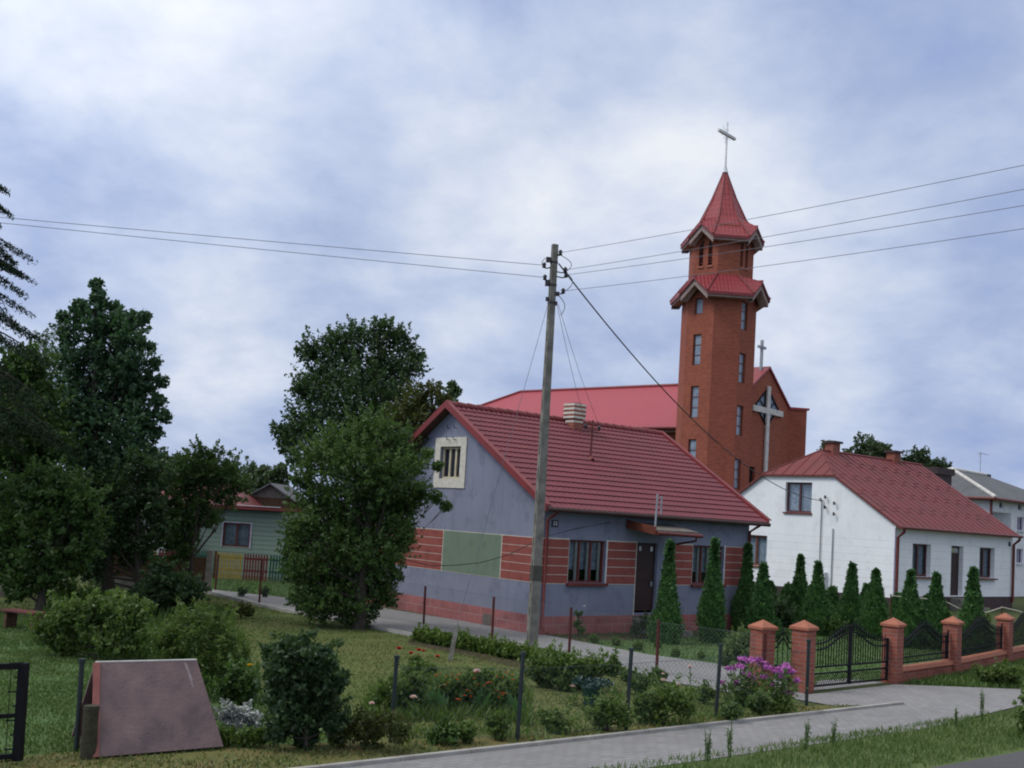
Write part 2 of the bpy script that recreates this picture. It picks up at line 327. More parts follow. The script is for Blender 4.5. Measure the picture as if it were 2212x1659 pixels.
class MB:
    def __init__(s, xf=None): s.v = []; s.f = []; s.m = []; s.xf = xf; s.smooth = []
    def add(s, vs, fs, mi=0, sm=False):
        b = len(s.v)
        for p in vs: s.v.append(tuple(float(c) for c in (s.xf(*p) if s.xf else p)))
        for f in fs: s.f.append(tuple(b + i for i in f)); s.m.append(mi); s.smooth.append(sm)
    def quad(s, a, b, c, d, mi=0): s.add([a, b, c, d], [(0, 1, 2, 3)], mi)
    def poly(s, pts, mi=0): s.add(pts, [tuple(range(len(pts)))], mi)
    def box(s, x0, x1, y0, y1, z0, z1, mi=0):
        s.add([(x0, y0, z0), (x1, y0, z0), (x1, y1, z0), (x0, y1, z0), (x0, y0, z1), (x1, y0, z1), (x1, y1, z1), (x0, y1, z1)],
              [(0, 3, 2, 1), (4, 5, 6, 7), (0, 1, 5, 4), (1, 2, 6, 5), (2, 3, 7, 6), (3, 0, 4, 7)], mi)
    def prism(s, ring0, ring1, mi=0, caps=True):
        n = len(ring0)
        fs = [(i, (i + 1) % n, n + (i + 1) % n, n + i) for i in range(n)]
        if caps: fs += [tuple(range(n - 1, -1, -1)), tuple(range(n, 2 * n))]
        s.add(list(ring0) + list(ring1), fs, mi)
    def bar(s, a, b, w_, h_=None, mi=0, up=(0, 0, 1)):
        a = Vector(a); b = Vector(b); h_ = h_ or w_; d = (b - a).normalized()
        u = Vector(up)
        if abs(d.dot(u)) > .97: u = Vector((0, 1, 0))
        x = d.cross(u).normalized(); y = x.cross(d).normalized()
        q = [(-1, -1), (1, -1), (1, 1), (-1, 1)]
        s.prism([a + x * (i * w_ / 2) + y * (j * h_ / 2) for i, j in q], [b + x * (i * w_ / 2) + y * (j * h_ / 2) for i, j in q], mi)
    def tube(s, pts, rad, n=8, mi=0, sm=True, caps=True):
        pts = [Vector(p) for p in pts]
        if not hasattr(rad, '__len__'): rad = [rad] * len(pts)
        vs = []; fs = []
        ref = Vector((0.3, 1, 0.1)).normalized()
        for i, p in enumerate(pts):
            d = (pts[min(i + 1, len(pts) - 1)] - pts[max(i - 1, 0)]).normalized()
            u = ref if abs(d.dot(ref)) < .95 else Vector((1, 0, 0))
            x = d.cross(u).normalized(); y = x.cross(d).normalized()
            for k in range(n):
                a = 2 * math.pi * k / n
                vs.append(p + (x * math.cos(a) + y * math.sin(a)) * rad[i])
        for i in range(len(pts) - 1):
            for k in range(n): fs.append((i * n + k, i * n + (k + 1) % n, (i + 1) * n + (k + 1) % n, (i + 1) * n + k))
        s.add(vs, fs, mi, sm)
        if caps:
            s.add(vs[:n], [tuple(range(n - 1, -1, -1))], mi); s.add(vs[-n:], [tuple(range(n))], mi)
    def lathe(s, prof, c=(0, 0, 0), n=16, mi=0, sm=True):
        vs = []; fs = []
        for r_, z in prof:
            for k in range(n):
                a = 2 * math.pi * k / n; vs.append((c[0] + r_ * math.cos(a), c[1] + r_ * math.sin(a), c[2] + z))
        for i in range(len(prof) - 1):
            for k in range(n): fs.append((i * n + k, i * n + (k + 1) % n, (i + 1) * n + (k + 1) % n, (i + 1) * n + k))
        s.add(vs, fs, mi, sm)
    def build(s, name, mats, parent=None, loc=None, rz=0.):
        me = bpy.data.meshes.new(name); me.from_pydata(s.v, [], s.f)
        for m in (mats if isinstance(mats, (list, tuple)) else [mats]): me.materials.append(m)
        me.polygons.foreach_set('material_index', s.m); me.polygons.foreach_set('use_smooth', s.smooth)
        me.update()
        return link(name, me, parent, loc, rz)

def np_mesh(name, verts, k, mats, rnd=None, mi=None):
    """verts: (N,k,3) -> N separate k-gons"""
    verts = np.asarray(verts, np.float32); n = len(verts)
    me = bpy.data.meshes.new(name)
    me.vertices.add(n * k); me.vertices.foreach_set('co', verts.reshape(-1))
    me.loops.add(n * k); me.loops.foreach_set('vertex_index', np.arange(n * k, dtype=np.int32))
    me.polygons.add(n); me.polygons.foreach_set('loop_start', np.arange(0, n * k, k, dtype=np.int32))
    for m in (mats if isinstance(mats, (list, tuple)) else [mats]): me.materials.append(m)
    if mi is not None: me.polygons.foreach_set('material_index', np.asarray(mi, np.int32))
    a = me.attributes.new('rnd', 'FLOAT', 'FACE')
    a.data.foreach_set('value', np.asarray(rnd if rnd is not None else np.random.rand(n), np.float32))
    me.update(calc_edges=True)
    return me
def unit(v): return v / np.maximum(np.linalg.norm(v, axis=-1, keepdims=True), 1e-9)
def leaf_quads(rs, c, size, aspect=.5, droop=.0, out=None, outw=0.):
    """diamond leaves round points c"""
    n = len(c)
    d = rs.normal(size=(n, 3)); d[:, 2] -= droop
    if out is not None: d = d * (1 - outw) + out * outw * 1.6
    d = unit(d); q = unit(np.cross(d, rs.normal(size=(n, 3))))
    L = size * (.6 + .8 * rs.rand(n, 1)); W = L * aspect
    return np.stack([c - d * L * .5, c + q * W * .5 + d * L * .05, c + d * L * .6, c - q * W * .5 + d * L * .05], 1)
def sphere_pts(rs, n): return unit(rs.normal(size=(n, 3)))

def crown(rs, blobs, leaf=.1, dens=1., clump=.26, fill=.2, sprig=.25, aspect=.55, droop=.2, flat=.85, up=.3, reach=.85):
    """leafy shoots growing out of every lobe, longer ones breaking its outline, and some leaves inside"""
    Q = []; T = []
    for c, r in blobs:
        c = np.asarray(c, float); area = 4 * math.pi * r * r
        n = max(8, int(area / (clump * clump * 1.9)))
        d = unit(sphere_pts(rs, n) + np.array([0, 0, .12]))
        st = c + d * r * (.25 + .35 * rs.rand(n, 1))
        L = r * (.72 + reach * rs.rand(n, 1) ** (2.2 - min(1.2, sprig)))
        en = c + unit(d + np.array([0, 0, up]) + rs.normal(size=(n, 3)) * .22) * L * np.array([1, 1, flat])
        per = max(8, int(clump * clump * 15 / (leaf * leaf) * .5 * dens))
        t = rs.rand(n * per, 1) ** .62
        sg = clump * .25 * (1.45 - 1.0 * t)
        pts = np.repeat(st, per, 0) * (1 - t) + np.repeat(en, per, 0) * t + rs.normal(size=(n * per, 3)) * sg * np.array([1, 1, .8])
        Q.append(leaf_quads(rs, pts, leaf, aspect, droop)); T.append(np.clip(np.repeat(rs.rand(n), per) * .6 + rs.rand(n * per) * .4, 0, 1))
        ns = int(9 * sprig)
        if ns:          # a few long leading twigs
            d2 = sphere_pts(rs, ns); d2[:, 2] = np.abs(d2[:, 2]) + .25; d2 = unit(d2); m = 26
            t2 = np.tile(np.linspace(0, 1, m), ns)[:, None]; L2 = r * (.45 + .6 * rs.rand(ns, 1))
            p2 = np.repeat(c + d2 * r * .85, m, 0) + np.repeat(unit(d2 + [0, 0, .4]) * L2, m, 0) * t2 + rs.normal(size=(ns * m, 3)) * leaf * .55 * (1.3 - t2)
            Q.append(leaf_quads(rs, p2, leaf * .95, aspect, droop)); T.append(.5 + .5 * rs.rand(ns * m))
        nf = int(n * per * fill)
        if nf:
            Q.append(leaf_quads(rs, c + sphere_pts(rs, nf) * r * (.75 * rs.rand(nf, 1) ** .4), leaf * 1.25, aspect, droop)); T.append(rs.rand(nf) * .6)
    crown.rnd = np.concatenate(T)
    return np.concatenate(Q)

def limbs(mb, base, blobs, r0, rs, h0=.35, nmain=None):
    """tapered trunk and a limb to every lobe"""
    cs = [np.asarray(c, float) for c, r in blobs]
    top = max(cs, key=lambda c: c[2])
    base = np.asarray(base, float)
    zt = top[2]
    N = 9
    trunk = []
    for i in range(N):
        t = i / (N - 1)
        p = base * (1 - t) + np.array([top[0], top[1], zt]) * t
        p = p + np.array([math.sin(t * 5 + r0 * 40) * .08, math.cos(t * 4) * .08, 0]) * min(1, 3 * t) * r0 * 5
        trunk.append(p)
    rad = [r0 * (1 - .88 * (i / (N - 1))) for i in range(N)]; rad[0] = r0 * 1.35
    mb.tube(trunk, rad, 8)
    for c, r in blobs:
        c = np.asarray(c, float)
        hz = base[2] + (c[2] - base[2]) * (h0 + .3 * rs.rand())
        t = min(.95, max(.05, (hz - base[2]) / max(.01, zt - base[2])))
        i = t * (N - 1); k = int(i); p0 = trunk[k] * (1 - (i - k)) + trunk[min(k + 1, N - 1)] * (i - k)
        rr = min(r0 * (1 - .88 * t) * .6, r * .09)
        mid = p0 * .5 + c * .5 + np.array([0, 0, -.08 * np.linalg.norm(c - p0)])
        mb.tube([p0, mid, c], [rr, rr * .6, rr * .3], 6)
        for j in range(4):
            e = c + sphere_pts(rs, 1)[0] * r * .85
            mb.tube([c * .6 + mid * .4, (c + e) / 2, e], [rr * .35, rr * .22, rr * .08], 4)

def px_blobs(lst, Y, rs, back=.5, base=None):
    """lobes given by where they are seen, spread in depth"""
    out = []
    for a in lst:
        px, py, rp = a[:3]
        r = rp * Y / F_PX
        yy = Y + (a[3] if len(a) > 3 else rs.uniform(-back, back) * r)
        out.append((P(px, py, yy), r))
    return out
def plant(name, label, cat, base, blobs, mat, leaf=.1, seed=1, trunk=.12, group=None, crown_name='crown', bark='bark', h0=.35, **kw):
    rs = np.random.RandomState(seed)
    base = np.asarray(base, float)
    t = thing(name, label, cat, base, 0, group)
    q = crown(rs, blobs, leaf, **kw) - base
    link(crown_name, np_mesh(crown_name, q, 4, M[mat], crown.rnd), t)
    if trunk:
        mb = MB(); limbs(mb, base * 0, [(np.asarray(c) - base, r) for c, r in blobs], trunk, rs, h0)
        mb.build('trunk' if trunk > .04 else 'stem', M[bark], t)
    return t

# ---------------------------------------------------------------- wall helpers
def wall(mb, x0, x1, z0, top, holes, depth=.16, mi=0, rmi=None, xs=()):
    """a wall on the plane y=0 of mb's frame (y grows outward); holes = (xa,xb,za,zb)"""
    rmi = mi if rmi is None else rmi
    cuts = sorted(set([x0, x1] + [h[0] for h in holes] + [h[1] for h in holes] + list(xs)))
    for a, b in zip(cuts, cuts[1:]):
        zz = [(h[2], h[3]) for h in holes if h[0] <= a + 1e-6 and h[1] >= b - 1e-6]; zz.sort()
        z = z0
        for ha, hb in zz:
            if ha > z: mb.quad((a, 0, z), (b, 0, z), (b, 0, ha), (a, 0, ha), mi)
            z = hb
        mb.quad((a, 0, z), (b, 0, z), (b, 0, top(b)), (a, 0, top(a)), mi)
    for (a, b, c, d) in holes:
        mb.quad((a, 0, c), (a, 0, d), (a, -depth, d), (a, -depth, c), rmi); mb.quad((b, 0, c), (b, 0, d), (b, -depth, d), (b, -depth, c), rmi)
        mb.quad((a, 0, d), (b, 0, d), (b, -depth, d), (a, -depth, d), rmi); mb.quad((a, 0, c), (b, 0, c), (b, -depth, c), (a, -depth, c), rmi)
def window(parent, xf, x0, x1, z0, z1, inset=.1, fr='frame_red', fw=.06, sashes=2, bars=0, sill='frame_red', sill_out=.1, curtain=True, plants=False, surround=None, sw=.2, backdrop=True, sash_w=None, sash_mat=None, sgap=.02, pane=None):
    """window part with frame on top, pane, sill, curtain as its own pieces"""
    mb = MB(xf); y = -inset
    for (a, b, c, d) in ((x0, x0 + fw, z0, z1), (x1 - fw, x1, z0, z1), (x0 + fw, x1 - fw, z1 - fw, z1), (x0 + fw, x1 - fw, z0, z0 + fw)):
        mb.box(a, b, y - .05, y + .012, c, d)
    n = sashes; sw_ = (x1 - x0 - 2 * fw) / n
    for i in range(1, n):
        x = x0 + fw + sw_ * i; mb.box(x - fw * .5, x + fw * .5, y - .048, y + .016, z0 + fw, z1 - fw)
    for i in range(1, bars + 1):
        z = z0 + (z1 - z0) * i / (bars + 1); mb.box(x0 + fw, x1 - fw, y - .046, y + .008, z - fw * .3, z + fw * .3)
    wn = mb.build('window', M[fr], parent)
    mb = MB(xf); mb.quad((x0 + fw * .5, y - .03, z0 + fw * .5), (x1 - fw * .5, y - .03, z0 + fw * .5), (x1 - fw * .5, y - .03, z1 - fw * .5), (x0 + fw * .5, y - .03, z1 - fw * .5))
    mb.build('pane', M[pane or ('glass' if curtain else 'glass_dark')], wn)
    if sash_w:
        mb = MB(xf)
        for i in range(n):
            a = x0 + fw + sw_ * i + sgap; b = x0 + fw + sw_ * (i + 1) - sgap
            mb.box(b - sash_w, b, y - .06, y - .031, z0 + fw, z1 - fw)
        mb.build('sash', M[sash_mat or 'white_metal'], wn)
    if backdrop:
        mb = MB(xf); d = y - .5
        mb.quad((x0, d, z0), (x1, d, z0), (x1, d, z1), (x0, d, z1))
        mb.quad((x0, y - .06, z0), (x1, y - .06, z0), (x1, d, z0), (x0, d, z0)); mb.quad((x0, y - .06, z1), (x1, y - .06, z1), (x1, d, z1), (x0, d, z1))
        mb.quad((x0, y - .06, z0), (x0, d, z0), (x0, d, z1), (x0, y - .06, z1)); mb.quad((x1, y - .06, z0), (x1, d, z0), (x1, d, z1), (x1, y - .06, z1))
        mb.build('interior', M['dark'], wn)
    if curtain:
        mb = MB(xf); k = 40; zc = z0 + (z1 - z0) * (.3 if plants else .06)
        for i in range(k):
            a = x0 + (x1 - x0) * i / k; b = x0 + (x1 - x0) * (i + 1) / k
            f0 = y - .12 + .025 * math.sin(i * 1.3); f1 = y - .12 + .025 * math.sin((i + 1) * 1.3)
            mb.quad((a, f0, zc), (b, f1, zc), (b, f1, z1), (a, f0, z1))
        mb.build('curtain', M['curtain'], wn)
    if plants:
        rs = np.random.RandomState(int(abs(x0) * 100)); mb = MB(xf)
        for i in range(5):
            cx = x0 + (x1 - x0) * (i + .5) / 5; rr = .13 + .07 * rs.rand()
            for j in range(60):
                d = sphere_pts(rs, 1)[0] * rr; a = np.array([cx, y - .19, z0 + .15]) + d * np.array([1, .3, 1]); e = rs.normal(size=3) * .05; g_ = rs.normal(size=3) * .03
                mb.poly([a, a + e * [1, .3, 1], a + (e + g_) * [1, .3, 1]])
        mb.build('houseplant', M['plants_in'], wn)
    if sill:
        mb = MB(xf); mb.box(x0 - .05, x1 + .05, y + .013, sill_out, z0 - .07, z0 - .004); mb.build('sill', M[sill], wn)
    if surround:
        mb = MB(xf)
        A_ = [(x0 - sw, z0 - sw), (x1 + sw, z0 - sw), (x1 + sw, z1 + sw), (x0 - sw, z1 + sw)]; B_ = [(x0, z0), (x1, z0), (x1, z1), (x0, z1)]
        for i in range(4):
            j = (i + 1) % 4; q = [A_[i], A_[j], B_[j], B_[i]]
            q = [(a * .996 + .004 * sum(p[0] for p in q) / 4, b * .996 + .004 * sum(p[1] for p in q) / 4) for a, b in q]
            mb.prism([(a, .003, b) for a, b in q], [(a, .03, b) for a, b in q])
        mb.build('surround', M[surround], wn)
    return wn
def tile_slope(mb, o, ex, ey, L, Sl, row=.36, wave=.19, seg=6, amp=.018, step=.03, mi=0):
    """pressed metal tile: waves across, a step at the foot of every course"""
    o = np.asarray(o, float); ex = unit(np.asarray(ex, float)); ey = unit(np.asarray(ey, float)); nz = unit(np.cross(ex, ey))
    if nz[2] < 0: nz = -nz
    nx = int(round(L / wave)) * seg; xs = np.linspace(0, L, nx + 1); nr = int(math.ceil(Sl / row))
    wv = amp * np.cos(2 * math.pi * xs / wave)
    dip = .05 * (.5 + .5 * np.cos(2 * math.pi * xs / wave))
    vs = []; fs = []; k = nx + 1
    for r_ in range(nr):
        v0 = r_ * row; v1 = min(Sl, v0 + row)
        for (vv, hh, dd) in ((v0, -.004, 1.), (v0, step, 1.), (v1, .0, 1.)):
            for i in range(k):
                vo = vv - dip[i] * dd
                vs.append(o + ex * xs[i] + ey * vo + nz * (hh + wv[i]))
        b = r_ * 3 * k
        for i in range(nx):
            fs.append((b + i, b + i + 1, b + k + i + 1, b + k + i)); fs.append((b + k + i, b + k + i + 1, b + 2 * k + i + 1, b + 2 * k + i))
    mb.add(vs, fs, mi, False)

# ================================================================ the setting
TH = R(39.054); D2 = np.array([math.cos(TH), math.sin(TH), 0]); G2 = np.array([-math.sin(TH), math.cos(TH), 0])
def flat(name, pts, mat, z):
    mb = MB(); mb.poly([(p[0], p[1], z) for p in pts]); return tag(mb.build(name, M[mat]), kind='structure')
mb = MB(); mb.quad((-1500, -300, 0), (1500, -300, 0), (1500, 2500, 0), (-1500, 2500, 0)); tag(mb.build('ground', M['ground']), kind='structure')
def AB(a, b): return D2 * a + G2 * b
flat('road', [AB(-60, 1.0), AB(90, 1.0), AB(90, 7.25), AB(-60, 7.25)], 'asphalt', .012)
flat('verge', [AB(-60, 7.25), AB(90, 7.25), AB(90, 9.0), AB(-60, 9.0)], 'vergeground', .008)
pave = [AB(-60, 8.8), AB(15.5, 8.8), AB(24, 9.9), AB(60, 9.9), AB(60, 10.6), AB(22.2, 10.6), np.array([10.9, 21.9, 0]), np.array([7.74, 21.4, 0]), np.array([5.3, 19.2, 0]), np.array([4.55, 19.2, 0]), np.array([5.6, 18.25, 0]), AB(17.4, 10.24), AB(-60, 10.24)]
flat('pavement', pave, 'paving', .016)
flat('hay_strip', [AB(-60, 10.35), AB(16.9, 10.35), np.array([5.5, 18.35, 0]), np.array([3.3, 16.7, 0]), np.array([.3, 14.2, 0]), np.array([-4.5, 11.9, 0]), AB(-60, 11.9)], 'hay', .010)
path = [(-9.6, 33.6), (-8.9, 32.8), (-5.85, 28.8), (-2.1, 24.85), (.5, 22.1), (3.0, 20.0), (4.2, 18.9), (5.4, 18.9), (5.45, 20.6), (4.9, 22.75), (3.25, 23.85), (.98, 26.75), (.98, 26.9), (-2.98, 30.75), (-4.5, 32.6), (-6.5, 32.6), (-9.0, 33.9)]
flat('garden_path', path, 'path', .014)
flat('house_lawn', [(.98, 26.75), (3.25, 23.85), (4.9, 22.75), (5.45, 20.6), (7.9, 22.0), (12.3, 27.2), (20, 36), (14, 42), (7, 31.6)], 'greenlawn', .006)
flat('drive', [(5.7, 19.9), (7.6, 21.6), (7.0, 21.9), (6.2, 21.3)], 'paving', .010)
flat('back_lawn', [(-12, 38.6), (-4, 38.6), (-4, 33.2), (-6.3, 32.7), (-9, 34.0)], 'greenlawn', .009)
flat('lawn', [(-9.0, 32.6), (-5.9, 28.7), (-2.15, 24.8), (.45, 22.0), (2.9, 19.9), (4.1, 18.8), (5.3, 18.1), (3.3, 16.7), (.3, 14.2), (-4.5, 11.95), (-30, 0), (-40, 20), (-14, 34)], 'lawn', .006)
flat('left_lawn', [(-4.3, 11.97), (-1.9, 12.6), (-1.7, 13.6), (-3, 15.5), (-5, 19), (-7.5, 23), (-13, 26), (-30, 16), (-30, -6)], 'greenlawn', .0075)
flat('soil_bed', [G(880, 1392)[:2], G(1010, 1418)[:2], G(1100, 1440)[:2], G(1200, 1452)[:2], G(1205, 1425)[:2], G(1120, 1412)[:2], G(1000, 1388)[:2], G(890, 1368)[:2]], 'soil', .0085)
flat('house_bed', [(.98, 26.45), (3.6, 28.55), (7.0, 31.3), (7.2, 30.6), (4.6, 28.0), (1.9, 25.6)], 'soil', .0095)
mb = MB()
for a in np.arange(-30, 17.2, 1.0):                 # kerb of one metre stones, its top above the paving
    p, q = AB(a + .006, 10.25), AB(min(a + .994, 17.3), 10.25)
    mb.prism([p + [0, 0, -.05], q + [0, 0, -.05], q + G2 * .09 + [0, 0, -.05], p + G2 * .09 + [0, 0, -.05]], [p + [0, 0, .055], q + [0, 0, .055], q + G2 * .075 + [0, 0, .055], p + G2 * .075 + [0, 0, .055]])
tag(mb.build('kerb', M['kerb']), kind='structure')
mb = MB()
for a, b in (((-9.15, 33.1), (-5.9, 28.75)), ((-5.9, 28.75), (-2.1, 24.78)), ((-2.1, 24.78), (.4, 22.05))):
    a = np.array(a); b = np.array(b); d = unit(b - a); n_ = np.array([d[1], -d[0]]) * .07
    mb.prism([(*(a), -.05), (*(b), -.05), (*(b + n_), -.05), (*(a + n_), -.05)], [(*(a), .09), (*(b), .09), (*(b + n_), .09), (*(a + n_), .09)])
tag(mb.build('path_kerb', M['kerb']), kind='structure')

# ================================================================ blue house
BC = np.array([.91, 26.51, 0.])
bh = thing('blue_house', 'blue grey house with dark red tiled roof, red wall bands and green gable panel', 'house', BC, TH)
fx = lambda a, b, c: (a, -b, c)            # front wall
gx = lambda a, b, c: (-b, a, c)            # gable wall
LEN, WID, AP = 7.85, 8.0, 4.0
RZ0, RSL = 3.09, .607
rt = lambda g: RZ0 + RSL * (min(g, 2 * AP - g) + .38)
mb = MB(fx)
wall(mb, 0, LEN, .45, lambda x: 3.2, [(.87, 2.14, 1.27, 2.335), (3.27, 4.06, .5, 2.335), (5.47, 6.77, 1.27, 2.335)], .14)
mb.xf = gx
wall(mb, 0, WID, .45, lambda g: rt(g) - .07, [(3.56, 4.5, 3.74, 4.62)], .12, xs=(AP,))
mb.xf = None
mb.quad((LEN, 0, 0), (LEN, WID, 0), (LEN, WID, rt(WID) - .07), (LEN, 0, 3.2)); mb.poly([(LEN, 0, 3.2), (LEN, AP, rt(AP) - .07), (LEN, WID, 3.2)])
mb.quad((0, WID, 0), (LEN, WID, 0), (LEN, WID, 3.2), (0, WID, 3.2))
mb.build('wall', M['stucco'], bh)
mb = MB()
mb.box(-.035, LEN + .035, -.035, -.001, -.1, .45); mb.box(-.035, -.001, .0, WID, -.1, .45); mb.box(-.02, LEN, 0, .02, -.1, .449)
mb.build('plinth', M['plinth_red'], bh)
mb = MB(gx); mb.box(1.8, 2.13, .036, .05, .03, .3); mb.build('basement_vent', M['grey_wood'], bh)
# painted bands: cream backing, red courses proud of it, green panel
def band(x0, x1, xf, z0=1.235, z1=2.345, n=5):
    st = MB(xf); rd = MB(xf)
    st.box(x0, x1, .002, .006, z0, z1)
    h = (z1 - z0 - .02) / n
    for i in range(n):
        rd.box(x0 + (.015 if x0 > .01 else 0), x1 - .015, .0065, .010, z0 + .012 + i * h + .006, z0 + .008 + (i + 1) * h - .006)
    rb_ = rd.build('red_band', M['band_red'], bh); st.build('cream_backing', M['stripe'], rb_)
for a, b in ((.0, .87), (2.16, 3.25), (4.62, 5.46), (6.79, LEN - .03)): band(a, b, fx)
band(.0, 1.58, gx); band(4.13, 7.95, gx)
for q in ((3.235, 3.262, .45, 2.36), (.0, .87, 2.345, 2.36), (2.16, 3.234, 2.345, 2.36), (4.62, 5.46, 2.345, 2.36)):
    st = MB(fx); st.box(q[0], q[1], .002, .008, q[2], q[3]); st.build('cream_stripe', M['stripe'], bh)
st = MB(gx); st.box(1.58, 4.13, .002, .006, 1.235, 2.345); st.build('cream_backing', M['stripe'], bh)
mb = MB(gx); mb.box(1.60, 4.11, .0065, .010, 1.25, 2.33); mb.build('green_panel', M['band_green'], bh)
window(bh, fx, .87, 2.14, 1.27, 2.335, .1, 'frame_red', .045, 3, 0, 'frame_red', .1, True, True, sash_w=.085, sash_mat='surround', sgap=.03)
window(bh, fx, 5.47, 6.77, 1.27, 2.335, .1, 'frame_red', .045, 3, 0, 'frame_red', .1, True, True, sash_w=.085, sash_mat='surround', sgap=.03)
for x in (2.145, 6.775):
    mb = MB(fx); mb.box(x, x + .05, .003, .012, 1.235, 2.36); mb.build('white_reveal', M['white_metal'], bh)
window(bh, gx, 3.56, 4.5, 3.74, 4.62, .09, 'frame_cream', .06, 3, 0, None, 0, False, surround='surround', sw=.25)
# door, step
mb = MB(fx); mb.box(3.27, 4.06, -.13, -.09, .56, 2.335); mb.box(3.33, 4.0, -.089, -.075, .7, 1.25); mb.box(3.33, 4.0, -.089, -.075, 1.35, 2.0)
dr = mb.build('door', M['door_dark'], bh)
for x in (3.42, 3.85):
    mb = MB(fx); mb.box(x, x + .09, -.0745, -.07, 2.12, 2.24); mb.build('door_window', M['white_metal'], dr)
mb = MB(fx); mb.box(3.9, 3.94, -.074, -.03, 1.2, 1.32); mb.build('handle', M['grey_metal'], dr)
mb = MB(fx); mb.box(3.2, 4.3, .04, .5, .3, .44); mb.box(3.2, 4.3, .04, .85, .15, .299); mb.box(3.2, 4.3, .04, 1.15, 0, .149); mb.build('door_step', M['pole_conc'], bh)
# canopy over the door
mb = MB(); mb.prism([(2.83, -1.02, 2.60), (4.50, -1.02, 2.60), (4.50, 0, 2.74), (2.83, 0, 2.74)], [(2.83, -1.02, 2.70), (4.50, -1.02, 2.70), (4.50, 0, 2.86), (2.83, 0, 2.86)])
cn = mb.build('canopy', M['grey_wood'], bh)
mb = MB(); mb.prism([(2.80, -1.06, 2.58), (2.829, -1.06, 2.58), (2.829, -.02, 2.70), (2.80, -.02, 2.70)], [(2.80, -1.06, 2.78), (2.829, -1.06, 2.78), (2.829, -.02, 2.92), (2.80, -.02, 2.92)])
mb.build('end_board', M['wood_brown'], cn)
mb = MB(); mb.tube([(2.85, -1.08, 2.62), (4.56, -1.08, 2.60)], .05, 8); mb.build('gutter', M['frame_red'], cn)
mb = MB(); mb.tube([(4.35, -1.08, 2.57), (4.35, -1.06, 2.47), (4.42, -.4, 2.36), (4.44, -.07, 2.3), (4.44, -.06, 1.9)], .028, 7); mb.build('downpipe', M['frame_red'], cn)
mb = MB(); mb.bar((2.87, -.98, 2.7), (2.9, -.98, 3.62), .035); mb.bar((2.9, -.98, 3.5), (3.12, -.98, 3.55), .012); mb.bar((2.9, -.98, 3.3), (3.08, -.98, 3.33), .012); mb.bar((3.06, -.98, 3.1), (3.06, -.98, 3.56), .03)
mb.build('aerial', M['grey_metal'], bh)
# roof
mb = MB()
XL, XR = -.30, 8.2
ey = np.array([0, 1., RSL]); SL = math.hypot(AP + .38, RSL * (AP + .38))
tile_slope(mb, (XL, -.38, RZ0), (1, 0, 0), ey, XR - XL, SL, .27, .175, 6, .02, .03)
rz = RZ0 + RSL * (AP + .38)
mb.quad((XL, AP, rz), (XR, AP, rz), (XR, WID + .38, RZ0), (XL, WID + .38, RZ0))
rf = mb.build('roof', M['tile_roof'], bh)
mb = MB(); mb.quad((XL + .02, -.36, RZ0 - .045), (XR - .02, -.36, RZ0 - .045), (XR - .02, AP, rz - .06), (XL + .02, AP, rz - .06)); mb.quad((XL + .02, WID + .36, RZ0 - .045), (XR - .02, WID + .36, RZ0 - .045), (XR - .02, AP, rz - .06), (XL + .02, AP, rz - .06))
mb.build('roof_underside', M['brown_wood'], rf)
for x, th in ((XL - .02, .04), (XR - .02, .04)):
    mb = MB()
    for y0, y1 in ((-.42, AP), (WID + .42, AP)):
        mb.prism([(x, y0, RZ0 - .10), (x + th, y0, RZ0 - .10), (x + th, y0, RZ0 + .06), (x, y0, RZ0 + .06)], [(x, y1, rz - .09), (x + th, y1, rz - .09), (x + th, y1, rz + .085), (x, y1, rz + .085)])
        mb.prism([(x, y0, RZ0 + .062), (x + .14, y0, RZ0 + .062), (x + .14, y0, RZ0 + .08), (x, y0, RZ0 + .08)], [(x, y1, rz + .087), (x + .14, y1, rz + .087), (x + .14, y1, rz + .105), (x, y1, rz + .105)])
    mb.build('verge_board', M['trim_red'], rf)
mb = MB(); n_ = 24
for i in range(n_):
    a = XL + .02 + (XR - XL - .04) * i / n_; b = XL + .02 + (XR - XL - .04) * (i + 1) / n_ + .03
    mb.tube([(a, AP, rz + .015), (b, AP, rz + .005)], [.105, .09], 8)
mb.build('ridge_cap', M['trim_red'], rf)
mb = MB(); mb.tube([(XL, -.44, RZ0 - .05), (XR, -.44, RZ0 - .065)], .055, 8); gt = mb.build('gutter', M['wood_dark'], rf)
mb = MB(); mb.tube([(.06, -.42, RZ0 - .1), (.06, -.2, RZ0 - .22), (.06, -.07, RZ0 - .3), (.06, -.07, .25), (.06, -.28, .08)], .04, 8); mb.build('downpipe', M['frame_red'], bh)
mb = MB(); mb.tube([(LEN - .06, -.42, RZ0 - .1), (LEN - .06, -.07, RZ0 - .3), (LEN - .06, -.07, .1)], .04, 8); mb.build('downpipe', M['frame_red'], bh)
# striped chimney
mb = MB(); mi_ = 0
z = 5.15
mb.box(3.96, 4.32, 3.50, 3.84, z, 5.68, 0)
z = 5.68
for i in range(9):
    h = .062; e = .05 if i > 1 else .0
    mb.box(3.95 - e, 4.33 + e, 3.49 - e, 3.85 + e, z + .001, z + h, (i + 1) % 2); z += h
mb.box(3.98, 4.30, 3.52, 3.82, z - .02, z + .03, 0)
mb.build('chimney', [M['pillar_brick'], M['surround']], rf)
